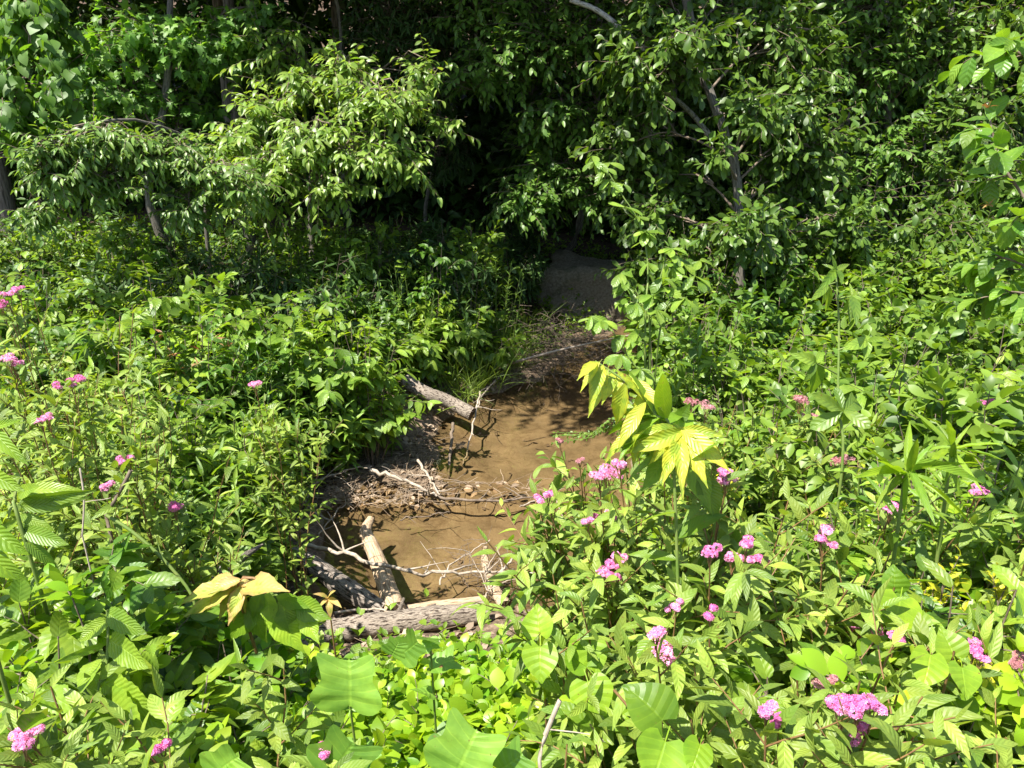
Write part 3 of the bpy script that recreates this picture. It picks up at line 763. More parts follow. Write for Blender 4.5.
# the wood beyond, one dim mass of leaves on the hillside
g = Geo(); n = 110000
p = np.stack([rng.uniform(-16, 16, n), 11.6 + 8 * rng.random(n) ** 1.5, np.zeros(n)], 1)
p[:, 2] = hgt(p[:, 0], p[:, 1]) + .1 + 5.5 * rng.random(n) ** 1.3
d = rand_dirs(n, -.9, .2); nn = nrmz(UPV + .5 * rng.standard_normal((n, 3)))
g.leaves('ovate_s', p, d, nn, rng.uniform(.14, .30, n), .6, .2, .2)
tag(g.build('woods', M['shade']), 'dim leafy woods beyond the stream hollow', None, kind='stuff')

# ------------------------------------------------------------------ boulder
def rock(name, label, c, size, rotz, seed, mat):
    import bmesh
    bm = bmesh.new(); bmesh.ops.create_cube(bm, size=1)
    bmesh.ops.bevel(bm, geom=bm.edges[:] + bm.verts[:], offset=.06, segments=1, affect='EDGES')
    bmesh.ops.subdivide_edges(bm, edges=bm.edges[:], cuts=5, use_grid_fill=True)
    bmesh.ops.triangulate(bm, faces=bm.faces[:])
    bm.verts.ensure_lookup_table()
    for v in bm.verts:
        x, y, z = v.co
        n = np.array(v.normal)
        k = .05 * wob(x * 2, y * 2 + z * 3, 2.2, seed) + .035 * wob(x * 3 + z * 4, y * 4, 4.1, seed + 2) + .014 * wob(x * 9 + z * 7, y * 9 - z * 5, 4, seed + 3)
        v.co.x += n[0] * k + (.13 if x < 0 else -.03) * (z + .5) * abs(x) * 2; v.co.y += n[1] * k + .14 * z; v.co.z += n[2] * k - .05 * x * (z > 0)
    me = bpy.data.meshes.new(name); bm.to_mesh(me); bm.free()
    me.polygons.foreach_set('use_smooth', np.ones(len(me.polygons), bool))
    me.materials.append(mat)
    o = bpy.data.objects.new(name, me); col.objects.link(o)
    o.scale = size; o.location = c; o.rotation_euler = (0, 0, rotz)
    return tag(o, label, 'boulder')
def rock_mat():
    m, t, o = new_mat('mossy_rock')
    g = t.new('ShaderNodeNewGeometry'); v = g.outputs['Position']
    n1 = t.noise(4, 7, .65, v); n2 = t.noise(38, 8, .72, v)
    c = t.ramp(n2, [(.3, (.15, .12, .08)), (.5, (.33, .275, .195)), (.7, (.50, .43, .32))])
    c = t.mix(t.remap(n1, .54, .66, 0, .6), c, (.09, .095, .045))
    pb = t.new('ShaderNodeBsdfPrincipled'); t.link(c, pb.inputs['Base Color']); pb.inputs['Roughness'].default_value = .9
    pb.inputs['Specular IOR Level'].default_value = .2
    t.link(t.bump(t.math('ADD', n2, t.math('MULTIPLY', n1, 2)), .9, .05), pb.inputs['Normal'])
    t.link(pb.outputs[0], o.inputs[0]); return m
RM = rock_mat()
rock('boulder', 'big grey angular boulder above the far end of the pool', P(586, 292, 9.3), (1.22, .85, .70), math.radians(-12), 3, RM)
rock('boulder', 'small dark wet rock low beside the big grey boulder', W(512, 305, .10), (.34, .3, .2), .4, 8, RM)

# ------------------------------------------------------------------ logs and sticks
def log(name, label, cat, pts, radii, mat, rough=.08, sides=22, K=40, cut=True, parts=(), peel=None):
    pts = bez(pts, K); base = pts[0].copy()
    t = thing(name, base, label, cat)
    g = Geo(); g.tubes(pts[None], 1, 1, sides)
    v = g.V[0].reshape(K, sides, 3)
    rr = np.interp(np.linspace(0, 1, K), np.linspace(0, 1, len(radii)), radii)
    th = np.linspace(0, 2 * PI, sides, endpoint=False)
    u = np.linspace(0, 1, K)
    ln = np.linalg.norm(pts[-1] - pts[0])
    s0 = rng.uniform(0, 9)
    dsp = rough * (np.sin(3 * th[None] + 7 * ln * u[:, None] + s0) * .5 + np.sin(5 * th[None] - 11 * ln * u[:, None] + 2 * s0) * .35 + .5 * rng.standard_normal((K, sides)) * .6 + .5 * np.sin(23 * ln * u[:, None] + s0))
    d = (v - pts[:, None]) * (rr[:, None] * (1 + dsp))[..., None]
    v = pts[:, None] + d
    v[0] = v[0] * .35 + pts[0] * .65; v[-1] = v[-1] * .35 + pts[-1] * .65       # pulled-in broken ends
    if cut is True: v[0] = pts[0] + d[0]; v[-1] = pts[-1] + d[-1]
    g.V[0] = v.reshape(-1, 3)
    g.build('bark', mat, t, base)
    g = Geo()
    for e, k in ((0, 0), (1, K - 1)):
        ring = v[k]; c = ring.mean(0)
        vv = np.concatenate([ring, (ring + c) / 2 + .004 * rng.standard_normal(ring.shape), c[None]])
        f = []
        for j in range(sides):
            a, b2 = j, (j + 1) % sides
            f += [(a, b2, sides + b2), (a, sides + b2, sides + a), (sides + a, sides + b2, 2 * sides)]
        f = np.array(f)
        if e == 0: f = f[:, ::-1]
        g.add(vv, f.ravel(), np.full(len(f), 3), np.zeros((len(vv), 2)), np.zeros((len(vv), 3)))
    g.build('end_grain', M['cutwood'] if cut is True else mat, t, base)
    for q, r0, r1 in parts:
        g = Geo(); g.tubes(bez(q, 8)[None], r0, r1, 7); g.build('branch_stub', mat, t, base)
    return t
def stick(name, label, cat, pix, z, r0, r1, mat='deadtwig', group=None, twigs=0, K=16, wig=.006):
    zs = np.broadcast_to(z, (len(pix),)) if not np.isscalar(z) else np.full(len(pix), z)
    q = bez([W(x, y, zz) for (x, y), zz in zip(pix, zs)], K); q[1:-1] += wig * rng.standard_normal((K - 2, 3))
    t = thing(name, q[0], label, cat, group)
    g = Geo(); g.tubes(q[None], r0, r1, 7); g.build('stick', M[mat], t, q[0])
    for k in range(twigs):
        i = rng.integers(2, K - 2); d = rand_dirs(1, 0, .6)
        g = Geo(); tw = grow(q[i][None], d + .6 * nrmz(q[i + 1] - q[i]), rng.uniform(.10, .28), 6, .1, .14); g.tubes(tw, r0 * .5, .0012, 5); g.build('twig', M[mat], t, q[0])
    return t
log('fallen_log', 'grey-brown rotten log with rough bark damming the near end of the pool', 'log', [W(318, 634, .17), W(360, 628, .18), W(420, 620, .18), W(488, 611, .18)], [.056, .062, .060, .052], M['redlog'], .10, 24, 50,
    parts=[([W(388, 622, .15), W(398, 612, .20), W(404, 598, .24)], .016, .007), ([W(400, 618, .16), W(420, 610, .2), W(436, 604, .22)], .012, .005)])
log('fallen_log', 'pale barkless log lying half behind the rotten dam log', 'log', [W(395, 612, .10), W(430, 607, .11), W(486, 600, .12)], [.024, .028, .026], M['palelog'], .07)
log('fallen_log', 'bleached stub log with hooked tip sticking into the pool', 'log', [W(396, 612, .16), W(386, 585, .12), W(374, 552, .09), W(366, 532, .09), W(371, 518, .13)], [.055, .052, .046, .038, .022], M['palelog'], .06, 22, 44)
log('fallen_log', 'mottled grey log slanting down to the rotten dam log', 'log', [W(268, 545, .26), W(305, 562, .20), W(345, 588, .16), W(385, 612, .13)], [.046, .054, .056, .05], M['graylog'], .10)
log('fallen_log', 'short cut log jutting from the far bank over the water', 'log', [W(405, 380, .34), W(425, 393, .26), W(449, 402, .18), W(472, 414, .11)], [.055, .058, .058, .056], M['redlog'], .05)
log('fallen_log', 'short pale branch stub poking up among twigs in the pool', 'log', [W(505, 606, .10), W(492, 585, .10), W(485, 560, .12), W(486, 546, .18)], [.034, .030, .022, .012], M['palelog'], .08)
log('fallen_log', 'flat pale driftwood lying in leaves on the near bank', 'driftwood', [P(75, 560, 2.75), P(105, 578, 2.7), P(135, 590, 2.65), P(150, 600, 2.6)], [.03, .05, .06, .03], M['palelog'], .12, cut=False)
log('fallen_log', 'thin grey driftwood branch behind the peach-leaved sapling', 'driftwood', [P(176, 592, 2.75), P(205, 580, 2.85), P(235, 562, 2.95), P(262, 545, 3.1)], [.012, .022, .018, .006], M['graylog'], .08, cut=False)
log('fallen_log', 'dark wet log end tucked below the rotten dam log', 'log', [W(278, 655, .16), W(300, 648, .14), W(325, 642, .10)], [.05, .056, .05], M['graylog'], .1)
stick('fallen_stick', 'long thin bare branch spanning the pool from bank to bank', 'branch', [(305, 545), (330, 550), (365, 560), (390, 568), (430, 573), (470, 572), (545, 573)], .20, .014, .006, twigs=7, K=26)
stick('fallen_stick', 'forked grey branch along the mud at the waterline', 'branch', [(370, 470), (395, 477), (420, 487), (437, 496)], (.12, .10, .08, .05), .015, .008, twigs=3)
stick('fallen_stick', 'thin stick slanting from mud into the upper water', 'stick', [(418, 460), (428, 478), (440, 495)], (.10, .06, .04), .011, .006, twigs=2)
stick('fallen_stick', 'brown upright stick standing in the water below the cut log', 'stick', [(453, 423), (451, 450), (446, 488)], (.10, .03, -.05), .014, .011, 'twig', twigs=1)
stick('fallen_stick', 'slender twig dipping from the cut log into the water', 'stick', [(480, 392), (475, 412), (470, 440), (463, 466)], (.18, .10, .02, -.04), .010, .005, twigs=3)
stick('fallen_stick', 'thin pale root reaching along the far waterline', 'stick', [(520, 352), (500, 375), (483, 395), (470, 420)], (.2, .13, .10, .06), .010, .005, twigs=4)
stick('fallen_stick', 'dark drift stick lying across the middle of the pool', 'stick', [(425, 494), (460, 500), (500, 501), (535, 497)], (.04, .02, .02, .02), .012, .006, 'twig', twigs=6)
stick('fallen_stick', 'short pale twig angled beside the branch stub', 'stick', [(497, 577), (508, 562), (525, 543)], (.13, .16, .24), .010, .004, twigs=2)
stick('fallen_stick', 'upright bare twig against the branch stub', 'stick', [(482, 604), (488, 590), (486, 565)], (.10, .14, .26), .008, .004, twigs=4)
stick('fallen_stick', 'thin twig rising out of shallow water mid pool', 'stick', [(440, 585), (447, 570), (470, 552), (490, 540)], (.02, .06, .12, .14), .006, .003, twigs=4)
stick('fallen_stick', 'brown stub leaning left of the mottled grey log', 'stick', [(285, 605), (296, 594), (312, 580)], (.20, .24, .28), .022, .014, 'twig')
stick('fallen_stick', 'pale twig lying along the top of the rotten dam log', 'stick', [(335, 613), (375, 610), (410, 612), (480, 602)], (.2, .20, .2, .2), .007, .003, twigs=3)
stick('fallen_stick', 'bent grey root dangling off the left mud edge', 'stick', [(292, 470), (300, 490), (310, 508), (330, 520)], (.22, .16, .1, .05), .010, .005, twigs=4)
stick('fallen_stick', 'thin twig lying on the mud bank by the herbs', 'stick', [(300, 500), (320, 480), (350, 470), (372, 466)], (.12, .12, .12, .12), .008, .004, twigs=4)
stick('fallen_stick', 'long pale straw twig submerged at the left of the pool', 'stick', [(318, 535), (330, 520), (345, 505), (352, 500)], (.05, .02, .0, -.02), .006, .003, twigs=2)
stick('fallen_stick', 'fine forked twig afloat in the middle shallows', 'stick', [(400, 520), (425, 516), (450, 512)], .012, .005, .003, 'twig', twigs=3)
stick('fallen_stick', 'short drift twig resting on the drift bar', 'stick', [(520, 506), (545, 500), (560, 502)], .03, .006, .003, twigs=2)

# litter of dead leaves and twig bits: nobody could count it
def litter(name, label, polys, n, zoff=.012, size=(.03, .08)):
    g = Geo(); pts = []
    for poly, w in polys:
        poly = np.array(poly, float)
        m = int(n * w)
        q = np.stack([rng.uniform(poly[:, 0].min(), poly[:, 0].max(), m * 3), rng.uniform(poly[:, 1].min(), poly[:, 1].max(), m * 3)], 1)
        sdq = sdist(q[:, 0], q[:, 1]); bar = (q[:, 1] > 4.5) & (q[:, 1] < 5.0); pts.append(q[(sdq > -.03) | bar][:m])
    q = np.concatenate(pts); z = hgt(q[:, 0], q[:, 1])
    p = np.stack([q[:, 0], q[:, 1], np.maximum(z, -.01) + zoff * rng.random(len(q)) + .004], 1)
    d = rand_dirs(len(p), -.12, .25); nn = nrmz(UPV + .45 * rng.standard_normal(p.shape))
    g.leaves('ell_s', p, d, nn, rng.uniform(*size, len(p)), .5, .5, .3)
    k = len(p) // 2
    tw = grow(p[:k] + np.array([0, 0, .01]), rand_dirs(k, -.05, .18), rng.uniform(.06, .30, k), 5, .05, .18)
    g.tubes(tw, .0022, .0012, 4)
    tag(g.build(name, M['deadleaf']), label, None, kind='stuff')
litter('leaf_litter', 'dead leaves and twig bits strewn over mud, drift bar and bank soil', [([(-1.7, 4.45), (-.5, 5.5)], .30), ([(-1.6, 3.3), (-1.1, 4.6)], .10), ([(-.8, 4.62), (.20, 4.84)], .03), ([(-1.5, 2.6), (1.0, 3.4)], .16), ([(-.7, 5.5), (.3, 7.0)], .10), ([(-3, .8), (2, 2.6)], .24)], 1700)
g = Geo(); k = 300                                                                    # fine dead brush hanging at the head of the pool
c = W(565, 345, .25)
p = c + rng.standard_normal((k, 3)) * np.array([.30, .30, .11]); p[:, 2] = np.maximum(p[:, 2], hgt(p[:, 0], p[:, 1]) + .02)
tw = grow(p, rand_dirs(k, -.3, .5), rng.uniform(.2, .6, k), 7, .35, .22)
g.tubes(tw, .0032, .0014, 4)
t = thing('dead_brush', c, 'tangle of fine bare grey twigs at the head of the pool', 'brush'); g.build('twig_tangle', M['twig'], t, c)
g = Geo(); g.tubes(bez([W(505, 365, .2), W(560, 350, .38), W(630, 335, .42)], 12)[None], .014, .006, 7); g.build('branch', M['deadtwig'], t, c)
g = Geo(); k = 80
c = W(488, 572, .10)
p = c + rng.standard_normal((k, 3)) * np.array([.09, .10, .05]); p[:, 2] = np.maximum(p[:, 2], .01)
g.tubes(grow(p, rand_dirs(k, -.1, .6), rng.uniform(.08, .26, k), 6, .2, .22), .0022, .001, 4)
t = thing('dead_brush', c, 'small nest of drifted twigs around the stub in the pool', 'brush'); g.build('twig_tangle', M['twig'], t, c)

g = Geo(); k = 70                                                                    # sunken bits on the pool bed
q = np.stack([rng.uniform(-1.2, 1.0, k * 4), rng.uniform(3.4, 7.2, k * 4)], 1); q = q[sdist(q[:, 0], q[:, 1]) < -.06][:k]
p = np.stack([q[:, 0], q[:, 1], hgt(q[:, 0], q[:, 1]) + .006], 1)
tw = grow(p, rand_dirs(len(p), -.02, .04), rng.uniform(.06, .35, len(p)), 6, 0, .12); tw[:, :, 2] = np.minimum(tw[:, :, 2], hgt(tw[:, :, 0], tw[:, :, 1]) + .02)
g.tubes(tw, .0035, .0016, 4)
g.leaves('ell_s', p, rand_dirs(len(p), -.05, .1), nrmz(UPV + .2 * rng.standard_normal(p.shape)), rng.uniform(.03, .07, len(p)), .5, .3, .2)
tag(g.build('sunken_debris', M['twig']), 'dark sunken twigs and leaves on the pool bed', None, kind='stuff')
# ------------------------------------------------------------------ plants that stand out
def pick_leaf(g, tpl, pos, tip, ratio, fold=.25, curl=.25, tint=None, nrm=UPV, ripple=.02):
    """one leaf from pos to tip"""
    pos, tip = np.asarray(pos, float), np.asarray(tip, float)
    d = tip - pos; L = np.linalg.norm(d)
    n = np.asarray(nrm, float); n = n - (n @ (d / L)) * d / L
    g.leaves(tpl, pos[None], d[None], nrmz(n)[None], np.array([L]), ratio, fold, curl, None if tint is None else np.array([tint]), .1, ripple)
TOCAM = nrmz(np.array([0, -1.0, .55]))

# yellow-leaved sapling
T0 = 1.5
b = base_at(.42, 1.15)
sp = [b, b * .4 + P(668, 470, T0) * .6, P(672, 445, T0), P(655, 415, T0), P(636, 390, T0 + .02), P(612, 372, T0 + .03), P(595, 361, T0 + .03)]
t = thing('sapling', b, 'sapling with large drooping yellow leaves leaning over the pool', 'sapling')
g = Geo(); g.tubes(bez(sp, 30)[None], .0038, .002, 8); g.build('stem', M['stem'], t, b)
gy, gg = Geo(), Geo()
for (a, c, w, ti) in [((598, 362), (576, 372), .36, .9), ((600, 362), (577, 392), .38, .9), ((603, 365), (590, 402), .4, .8), ((608, 368), (588, 418), .40, .6), ((614, 372), (602, 402), .36, .8), ((616, 370), (648, 398), .34, .9),
                      ((618, 374), (620, 425), .40, .95), ((626, 382), (614, 432), .4, .7), ((632, 378), (662, 408), .42, .7), ((640, 392), (638, 428), .38, .8), ((646, 402), (612, 448), .42, .75), ((634, 430), (598, 455), .4, .8), ((640, 434), (618, 460), .4, .7)]:
    pick_leaf(gy, 'drip_l', P(*a, T0 + .03 * rng.standard_normal()), P(*c, T0 - .03 + .04 * rng.standard_normal()), w * .66, .35, .32, (ti, rng.uniform(.5, 1), rng.random()), UPV + .6 * TOCAM)
for k in range(6):
    f = rng.random(); a = (596 + 48 * f + rng.normal() * 4, 364 + 52 * f + rng.normal() * 4)
    pick_leaf(gy, 'drip_l', P(*a, T0 + .02), P(a[0] + rng.normal() * 14 - 6, a[1] + rng.uniform(25, 52), T0 + .04 * rng.standard_normal()), .24, .35, .32, (rng.uniform(.0, .9), rng.uniform(.3, 1), rng.random()), UPV + .6 * TOCAM)
N = (679, 431)
for (c, w, ti) in [((632, 452), .36, .5), ((648, 470), .38, .95), ((668, 474), .30, 1), ((690, 484), .36, .95), ((684, 502), .34, .8), ((708, 488), .34, 1), ((733, 470), .38, .9), ((728, 434), .40, .6), ((642, 430), .40, .45), ((742, 474), .34, 1), ((660, 488), .30, .7)]:
    pick_leaf(gy, 'drip_l', P(N[0] + rng.normal() * 3, N[1] + rng.normal() * 3, T0 - .02), P(*c, T0 - .06 + .05 * rng.standard_normal()), w * .68, .35, .36, (ti, rng.uniform(.4, 1), rng.random()), TOCAM)
for (a, c, w) in [((668, 420), (650, 396), .5), ((676, 424), (690, 402), .5), ((672, 440), (645, 462), .5), ((676, 446), (640, 490), .45), ((684, 450), (712, 515), .42), ((700, 470), (722, 528), .42)]:
    pick_leaf(gg, 'drip_l', P(*a, T0 + .05), P(*c, T0 + .03), w, .3, .2, None, TOCAM)
lf = Leaf('lance_l', .13, .42, M['longleaf'], 28, 'spiral', 70, .35, .2, .25, .25, t0=.15, taper=.1)
lf.put(gg, bez(sp, 30)[None, :16])
gy.build('yellow_leaves', M['yellow'], t, b)['label'] = 'young yellow leaves'
gg.build('green_leaves', M['longleaf'], t, b)
NEAR_FILL = [(668, 528, .78), (690, 548, .72), (640, 540, .72)]

# peach-leaved sapling on the left
T0 = 2.05
b = base_at(P(240, 640, T0)[0], P(240, 640, T0)[1] + .05)
t = thing('sapling', b, 'sapling with peach and yellow drooping leaves beside driftwood', 'sapling')
top = P(238, 583, T0)
g = Geo(); g.tubes(bez([b, b * .5 + top * .5 + np.array([.03, 0, 0]), top, P(290, 592, T0)], 16)[None], .006, .003, 8); g.build('stem', M['redstem'], t, b)
go, gg = Geo(), Geo()
for (a, c, w, ti) in [((236, 582), (197, 582), .42, .35), ((234, 584), (200, 610), .44, .2), ((238, 585), (212, 622), .34, .3), ((240, 586), (228, 625), .36, .1), ((246, 584), (222, 628), .34, 0.95), ((242, 580), (204, 590), .42, .9), ((240, 582), (165, 598), .30, .05), ((236, 588), (170, 612), .34, .1),
                      ((242, 590), (278, 578), .40, .45), ((246, 588), (238, 626), .3, .15), ((252, 586), (232, 578), .4, .9)]:
    pick_leaf(go, 'drip_l', P(*a, T0), P(*c, T0 - .03 + .04 * rng.standard_normal()), w, .25, .22, (ti, rng.uniform(.6, 1), rng.random()), UPV + .35 * TOCAM)
for (a, c, w) in [((262, 592), (250, 620), .5), ((268, 592), (268, 630), .5), ((276, 596), (310, 610), .45), ((282, 598), (288, 640), .5), ((290, 600), (330, 622), .45), ((256, 600), (225, 650), .45), ((300, 606), (318, 645), .42), ((250, 600), (262, 650), .45), ((270, 604), (300, 660), .45)]:
    pick_leaf(gg, 'drip_l', P(*a, T0 + .04), P(*c, T0), w, .25, .2, None, TOCAM)
go.build('peach_leaves', M['orange'], t, b)['label'] = 'peach and yellow leaves'
gg.build('green_leaves', M['longleaf'], t, b)
b = base_at(P(330, 625, 2.2)[0], P(330, 625, 2.2)[1] + .05)
t = thing('seedling', b, 'seedling with a few salmon orange leaves in front of the grey log', 'seedling')
g = Geo(); top = P(328, 598, 2.2); g.tubes(bez([b, top * .6 + b * .4, top], 8)[None], .004, .002, 6); g.build('stem', M['redstem'], t, b)
g = Geo()
for (c, ti) in [((318, 606), .95), ((334, 588), .8), ((342, 604), .7), ((332, 618), .95), ((316, 590), .85)]:
    pick_leaf(g, 'lance_l', top, P(*c, 2.17), .5, .25, .2, (ti, .9, .2), UPV + .3 * TOCAM)
g.build('foliage', M['orange'], t, b)

# tall bare-stemmed plant with five-fingered leaves
T0 = 2.35
b = base_at(P(840, 560, T0)[0], P(840, 560, T0)[1] + .05)
t = thing('tall_herb', b, 'tall bare-stemmed plant with five-fingered leaves and curled tip', 'plant')
g = Geo(); g.tubes(bez([b, P(841, 480, T0), P(838, 400, T0), P(839, 330, T0), P(836, 270, T0)], 24)[None], .005, .003, 8); g.build('stem', M['stem'], t, b)
g = Geo()
gs = Geo()
for (node, cen, tips) in [((838, 420), (843, 411), [(815, 395), (838, 384), (872, 392), (812, 428), (842, 448), (870, 424)]), ((837, 374), (816, 363), [(800, 352), (793, 368), (805, 384), (818, 398), (828, 344)]),
                          ((837, 300), (852, 296), [(842, 318), (852, 322), (862, 316), (868, 300), (850, 282)]), ((837, 282), (828, 285), [(812, 300), (818, 275), (822, 308), (830, 318)]), ((836, 270), (836, 270), [(822, 262), (848, 264), (832, 255), (842, 280), (826, 284)]),
                          ((838, 350), (868, 340), [(850, 347), (862, 330), (885, 338), (868, 358)])]:
    gs = Geo(); gs.tubes(bez([P(*node, T0), P(*cen, T0 - .04)], 5)[None], .003, .002, 5); gs.build('leaf_stalk', M['stem'], t, b)
    for c in tips:
            pick_leaf(g, 'obov_l' if node[1] > 400 else 'lance_l', P(*cen, T0 - .04), P(*c, T0 - .06 + .06 * rng.standard_normal()), .48 if node[1] > 340 else .34, .25, .2, None, TOCAM)
g.build('foliage', M['creeper'], t, b)

# whorls of long narrow leaves
for (cen, T0, foot, tips, lab) in [((906, 470), 1.75, (890, 640), [(858, 472), (872, 450), (908, 418), (935, 438), (968, 455), (990, 478), (950, 498), (985, 515), (935, 525), (900, 520), (878, 496), (868, 508), (920, 432)], 'stout plant with a whorl of long narrow leaves, shorter of the pair'),
                                    ((952, 448), 1.95, (945, 600), [(935, 416), (952, 408), (972, 420), (1006, 438), (1012, 455), (1015, 472), (985, 490), (955, 500), (928, 462), (940, 490)], 'upright plant with a whorl of long narrow leaves, taller of the pair')]:
    b = base_at(P(*foot, T0)[0], P(*foot, T0)[1] + .05); top = P(*cen, T0)
    t = thing('whorled_herb', b, lab, 'plant', 'pair of whorled plants')
    g = Geo(); q = bez([b, b * .5 + top * .5 + np.array([.02, 0, 0]), top], 18); g.tubes(q[None], .007, .004, 8); g.build('stem', M['stem'], t, b)
    g = Geo()
    for c in tips:
        pick_leaf(g, 'lance_l', top + .006 * rng.standard_normal(3), P(*c, T0 - .05 + .07 * rng.standard_normal()), .17, .45, .12, None, UPV + .3 * rng.standard_normal(3))
    lf = Leaf('lance_l', .15, .20, M['longleaf'], 14, 'spiral', 70, .15, .2, .4, .2, t0=.45, taper=.1)
    lf.put(g, q[None]); g.build('foliage', M['longleaf'], t, b)

# seedlings with big lobed leaves
for (pos, tip, T0, lab, extra) in [((350, 706), (352, 640), 1.42, 'seedling with one pale square-tipped lobed leaf held upright', [((392, 655), (400, 640))]), ((455, 775), (487, 712), 1.18, 'seedling with pale lobed leaf cut by the bottom edge', [((500, 770), (530, 752))]),
                                    ((215, 775), (245, 742), 1.18, 'seedling with a broad lobed leaf low in the left corner foliage', [((330, 775), (360, 735))]), ((430, 238 + 400), (432, 655), 1.7, 'small shaded seedling with lobed leaf behind the upright one', [((400, 655), (425, 640))]),
                                    ((150, 566), (150, 586), 2.5, 'pale star-leaved seedling above the flat driftwood', [((150, 585), (165, 575)), ((150, 585), (140, 570))])]:
    p0, p1 = P(*pos, T0), P(*tip, T0 - .03)
    b = base_at(p0[0], p0[1] + .06)
    t = thing('lobed_seedling', b, lab, 'seedling')
    g = Geo(); g.tubes(bez([b, b * .4 + p0 * .6, p0], 8)[None], .004, .0022, 6); g.build('stem', M['stem'], t, b)
    g = Geo(); pick_leaf(g, 'tulip', p0, p1 - .13 * (p1 - p0), 1.0, .3, .12, (.8, .8, 0), TOCAM + .3 * UPV, 0.03)
    for a, c in extra: pick_leaf(g, 'tulip', P(*a, T0 + .02), P(*c, T0), 1.0, .15, .1, (.3, .5, 0), TOCAM, 0.01)
    lf = Leaf('tulip', .08, 1.0, M['tulip'], 4, 'spiral', 75, .3, .2, .12, .1, t0=.5)
    lf.put(g, bez([b, b * .4 + p0 * .6, p0], 8)[None]); g.build('foliage', M['tulip'], t, b)

# heart-leaved seedlings
for (leaves, T0, lab) in [([((540, 647), (538, 685)), ((587, 640), (588, 676)), ((570, 700), (566, 720))], 1.55, 'seedling with a pair of bright hanging heart leaves'), ([((588, 682), (600, 720)), ((612, 705), (640, 730))], 1.5, 'heart-leaved seedling in the shade under the twin leaves'),
                          ([((962, 668), (966, 700)), ((930, 655), (925, 690))], 1.35, 'seedling with a single lime heart leaf among pink blooms'), ([((665, 742), (650, 790)), ((700, 745), (690, 775))], 1.1, 'big heart leaves cut by the bottom edge'),
                          ([((900, 600), (893, 638)), ((925, 625), (935, 655))], 1.6, 'seedling with broad dark heart leaf below the whorled plants'), ([((733, 690), (722, 660)), ((655, 655), (690, 668))], 1.4, 'heart-leaved seedling between pink flower heads')]:
    p0 = P(*leaves[0][0], T0); b = base_at(p0[0], p0[1] + .08)
    t = thing('heart_leaved_seedling', b, lab, 'seedling')
    q = bez([b, b * .4 + p0 * .6 + np.array([.02, .03, 0]), p0 + np.array([0, .03, .01])], 10)
    g = Geo(); g.tubes(q[None], .004, .002, 6); g.build('stem', M['redstem'], t, b)
    g = Geo()
    for a, c in leaves: pick_leaf(g, 'heart_l', P(*a, T0), P(*c, T0 - .03), 1.02, .18, .12, (rng.uniform(.3, 1), .8, 0), TOCAM, .01)
    LF['heart'].put(g, q[None]); g.build('foliage', M['heart'], t, b)

# ribbed-leaf sapling, lower left
T0 = 1.42
b = base_at(P(108, 740, T0)[0], P(108, 740, T0)[1] + .1)
t = thing('ribbed_sapling', b, 'hornbeam-like sapling with large toothed ribbed leaves, lower left', 'sapling')
sp = bez([b, P(104, 720, T0), P(106, 675, T0), P(108, 640, T0), P(107, 610, T0)], 14)
g = Geo(); g.tubes(sp[None], .004, .002, 6); g.build('stem', M['stem'], t, b)
g = Geo()
for (a, c, w) in [((103, 682), (150, 713), .62), ((110, 640), (148, 662), .55), ((104, 680), (64, 676), .45), ((104, 645), (60, 660), .3), ((105, 700), (140, 750), .7), ((100, 700), (72, 728), .62), ((108, 620), (75, 640), .6), ((107, 612), (135, 635), .55), ((96, 660), (80, 690), .6), ((112, 690), (160, 735), .55), ((120, 720), (95, 755), .6)]:
    pick_leaf(g, 'ovate_l', P(*a, T0), P(*c, T0 - .05 + .04 * rng.standard_normal()), w, .2, .15, (rng.uniform(.3, .9), .8, .2), TOCAM, .025)
g.build('foliage', M['hornbeam'], t, b)

# big glossy yellow-green leaves at the left edge
T0 = 1.25
b = base_at(P(-40, 640, T0)[0], P(-40, 640, T0)[1] + .05)
t = thing('sapling', b, 'sapling with big yellow-green leaves poking in at the left edge', 'sapling')
sp = bez([b, P(-30, 560, T0), P(-22, 480, T0), P(-10, 425, T0)], 14)
g = Geo(); g.tubes(sp[None], .004, .0025, 6); g.build('stem', M['stem'], t, b)
g = Geo()
for (a, c, w, ti) in [((-12, 425), (22, 466), .5, .2), ((-10, 428), (14, 420), .4, .3), ((-18, 470), (20, 488), .4, .3), ((-20, 520), (20, 556), .55, .15), ((-18, 480), (12, 478), .35, .5), ((-25, 540), (10, 590), .5, .2), ((-14, 440), (-40, 480), .5, .2)]:
    pick_leaf(g, 'lance_l', P(*a, T0), P(*c, T0 - .03), w, .25, .25, (ti, .5, .2), TOCAM, .02)
g.build('foliage', M['yellowgreen'], t, b)
T0 = 1.75
b = base_at(P(30, 580, T0)[0], P(30, 580, T0)[1] + .05)
t = thing('sapling', b, 'sapling with long level leaves under the pink spirea at left', 'sapling')
sp = bez([b, P(25, 540, T0), P(15, 500, T0), P(20, 478, T0)], 14)
g = Geo(); g.tubes(sp[None], .005, .003, 6); g.build('stem', M['stem'], t, b)
g = Geo()
for (a, c, w, ti) in [((20, 492), (78, 482), .3, .9), ((18, 495), (36, 485), .5, .8), ((22, 500), (95, 495), .3, .5), ((20, 505), (72, 512), .32, .4), ((20, 515), (55, 530), .4, .5), ((18, 525), (48, 545), .45, .4), ((18, 520), (-10, 540), .45, .6), ((22, 530), (70, 545), .4, .3), ((25, 540), (60, 570), .45, .3)]:
    pick_leaf(g, 'lance_l', P(*a, T0), P(*c, T0 - .03 + .03 * rng.standard_normal()), w, .3, .2, (ti, .7, .1), TOCAM + .3 * rng.standard_normal(3), .02)
g.build('foliage', M['hornbeam'], t, b)

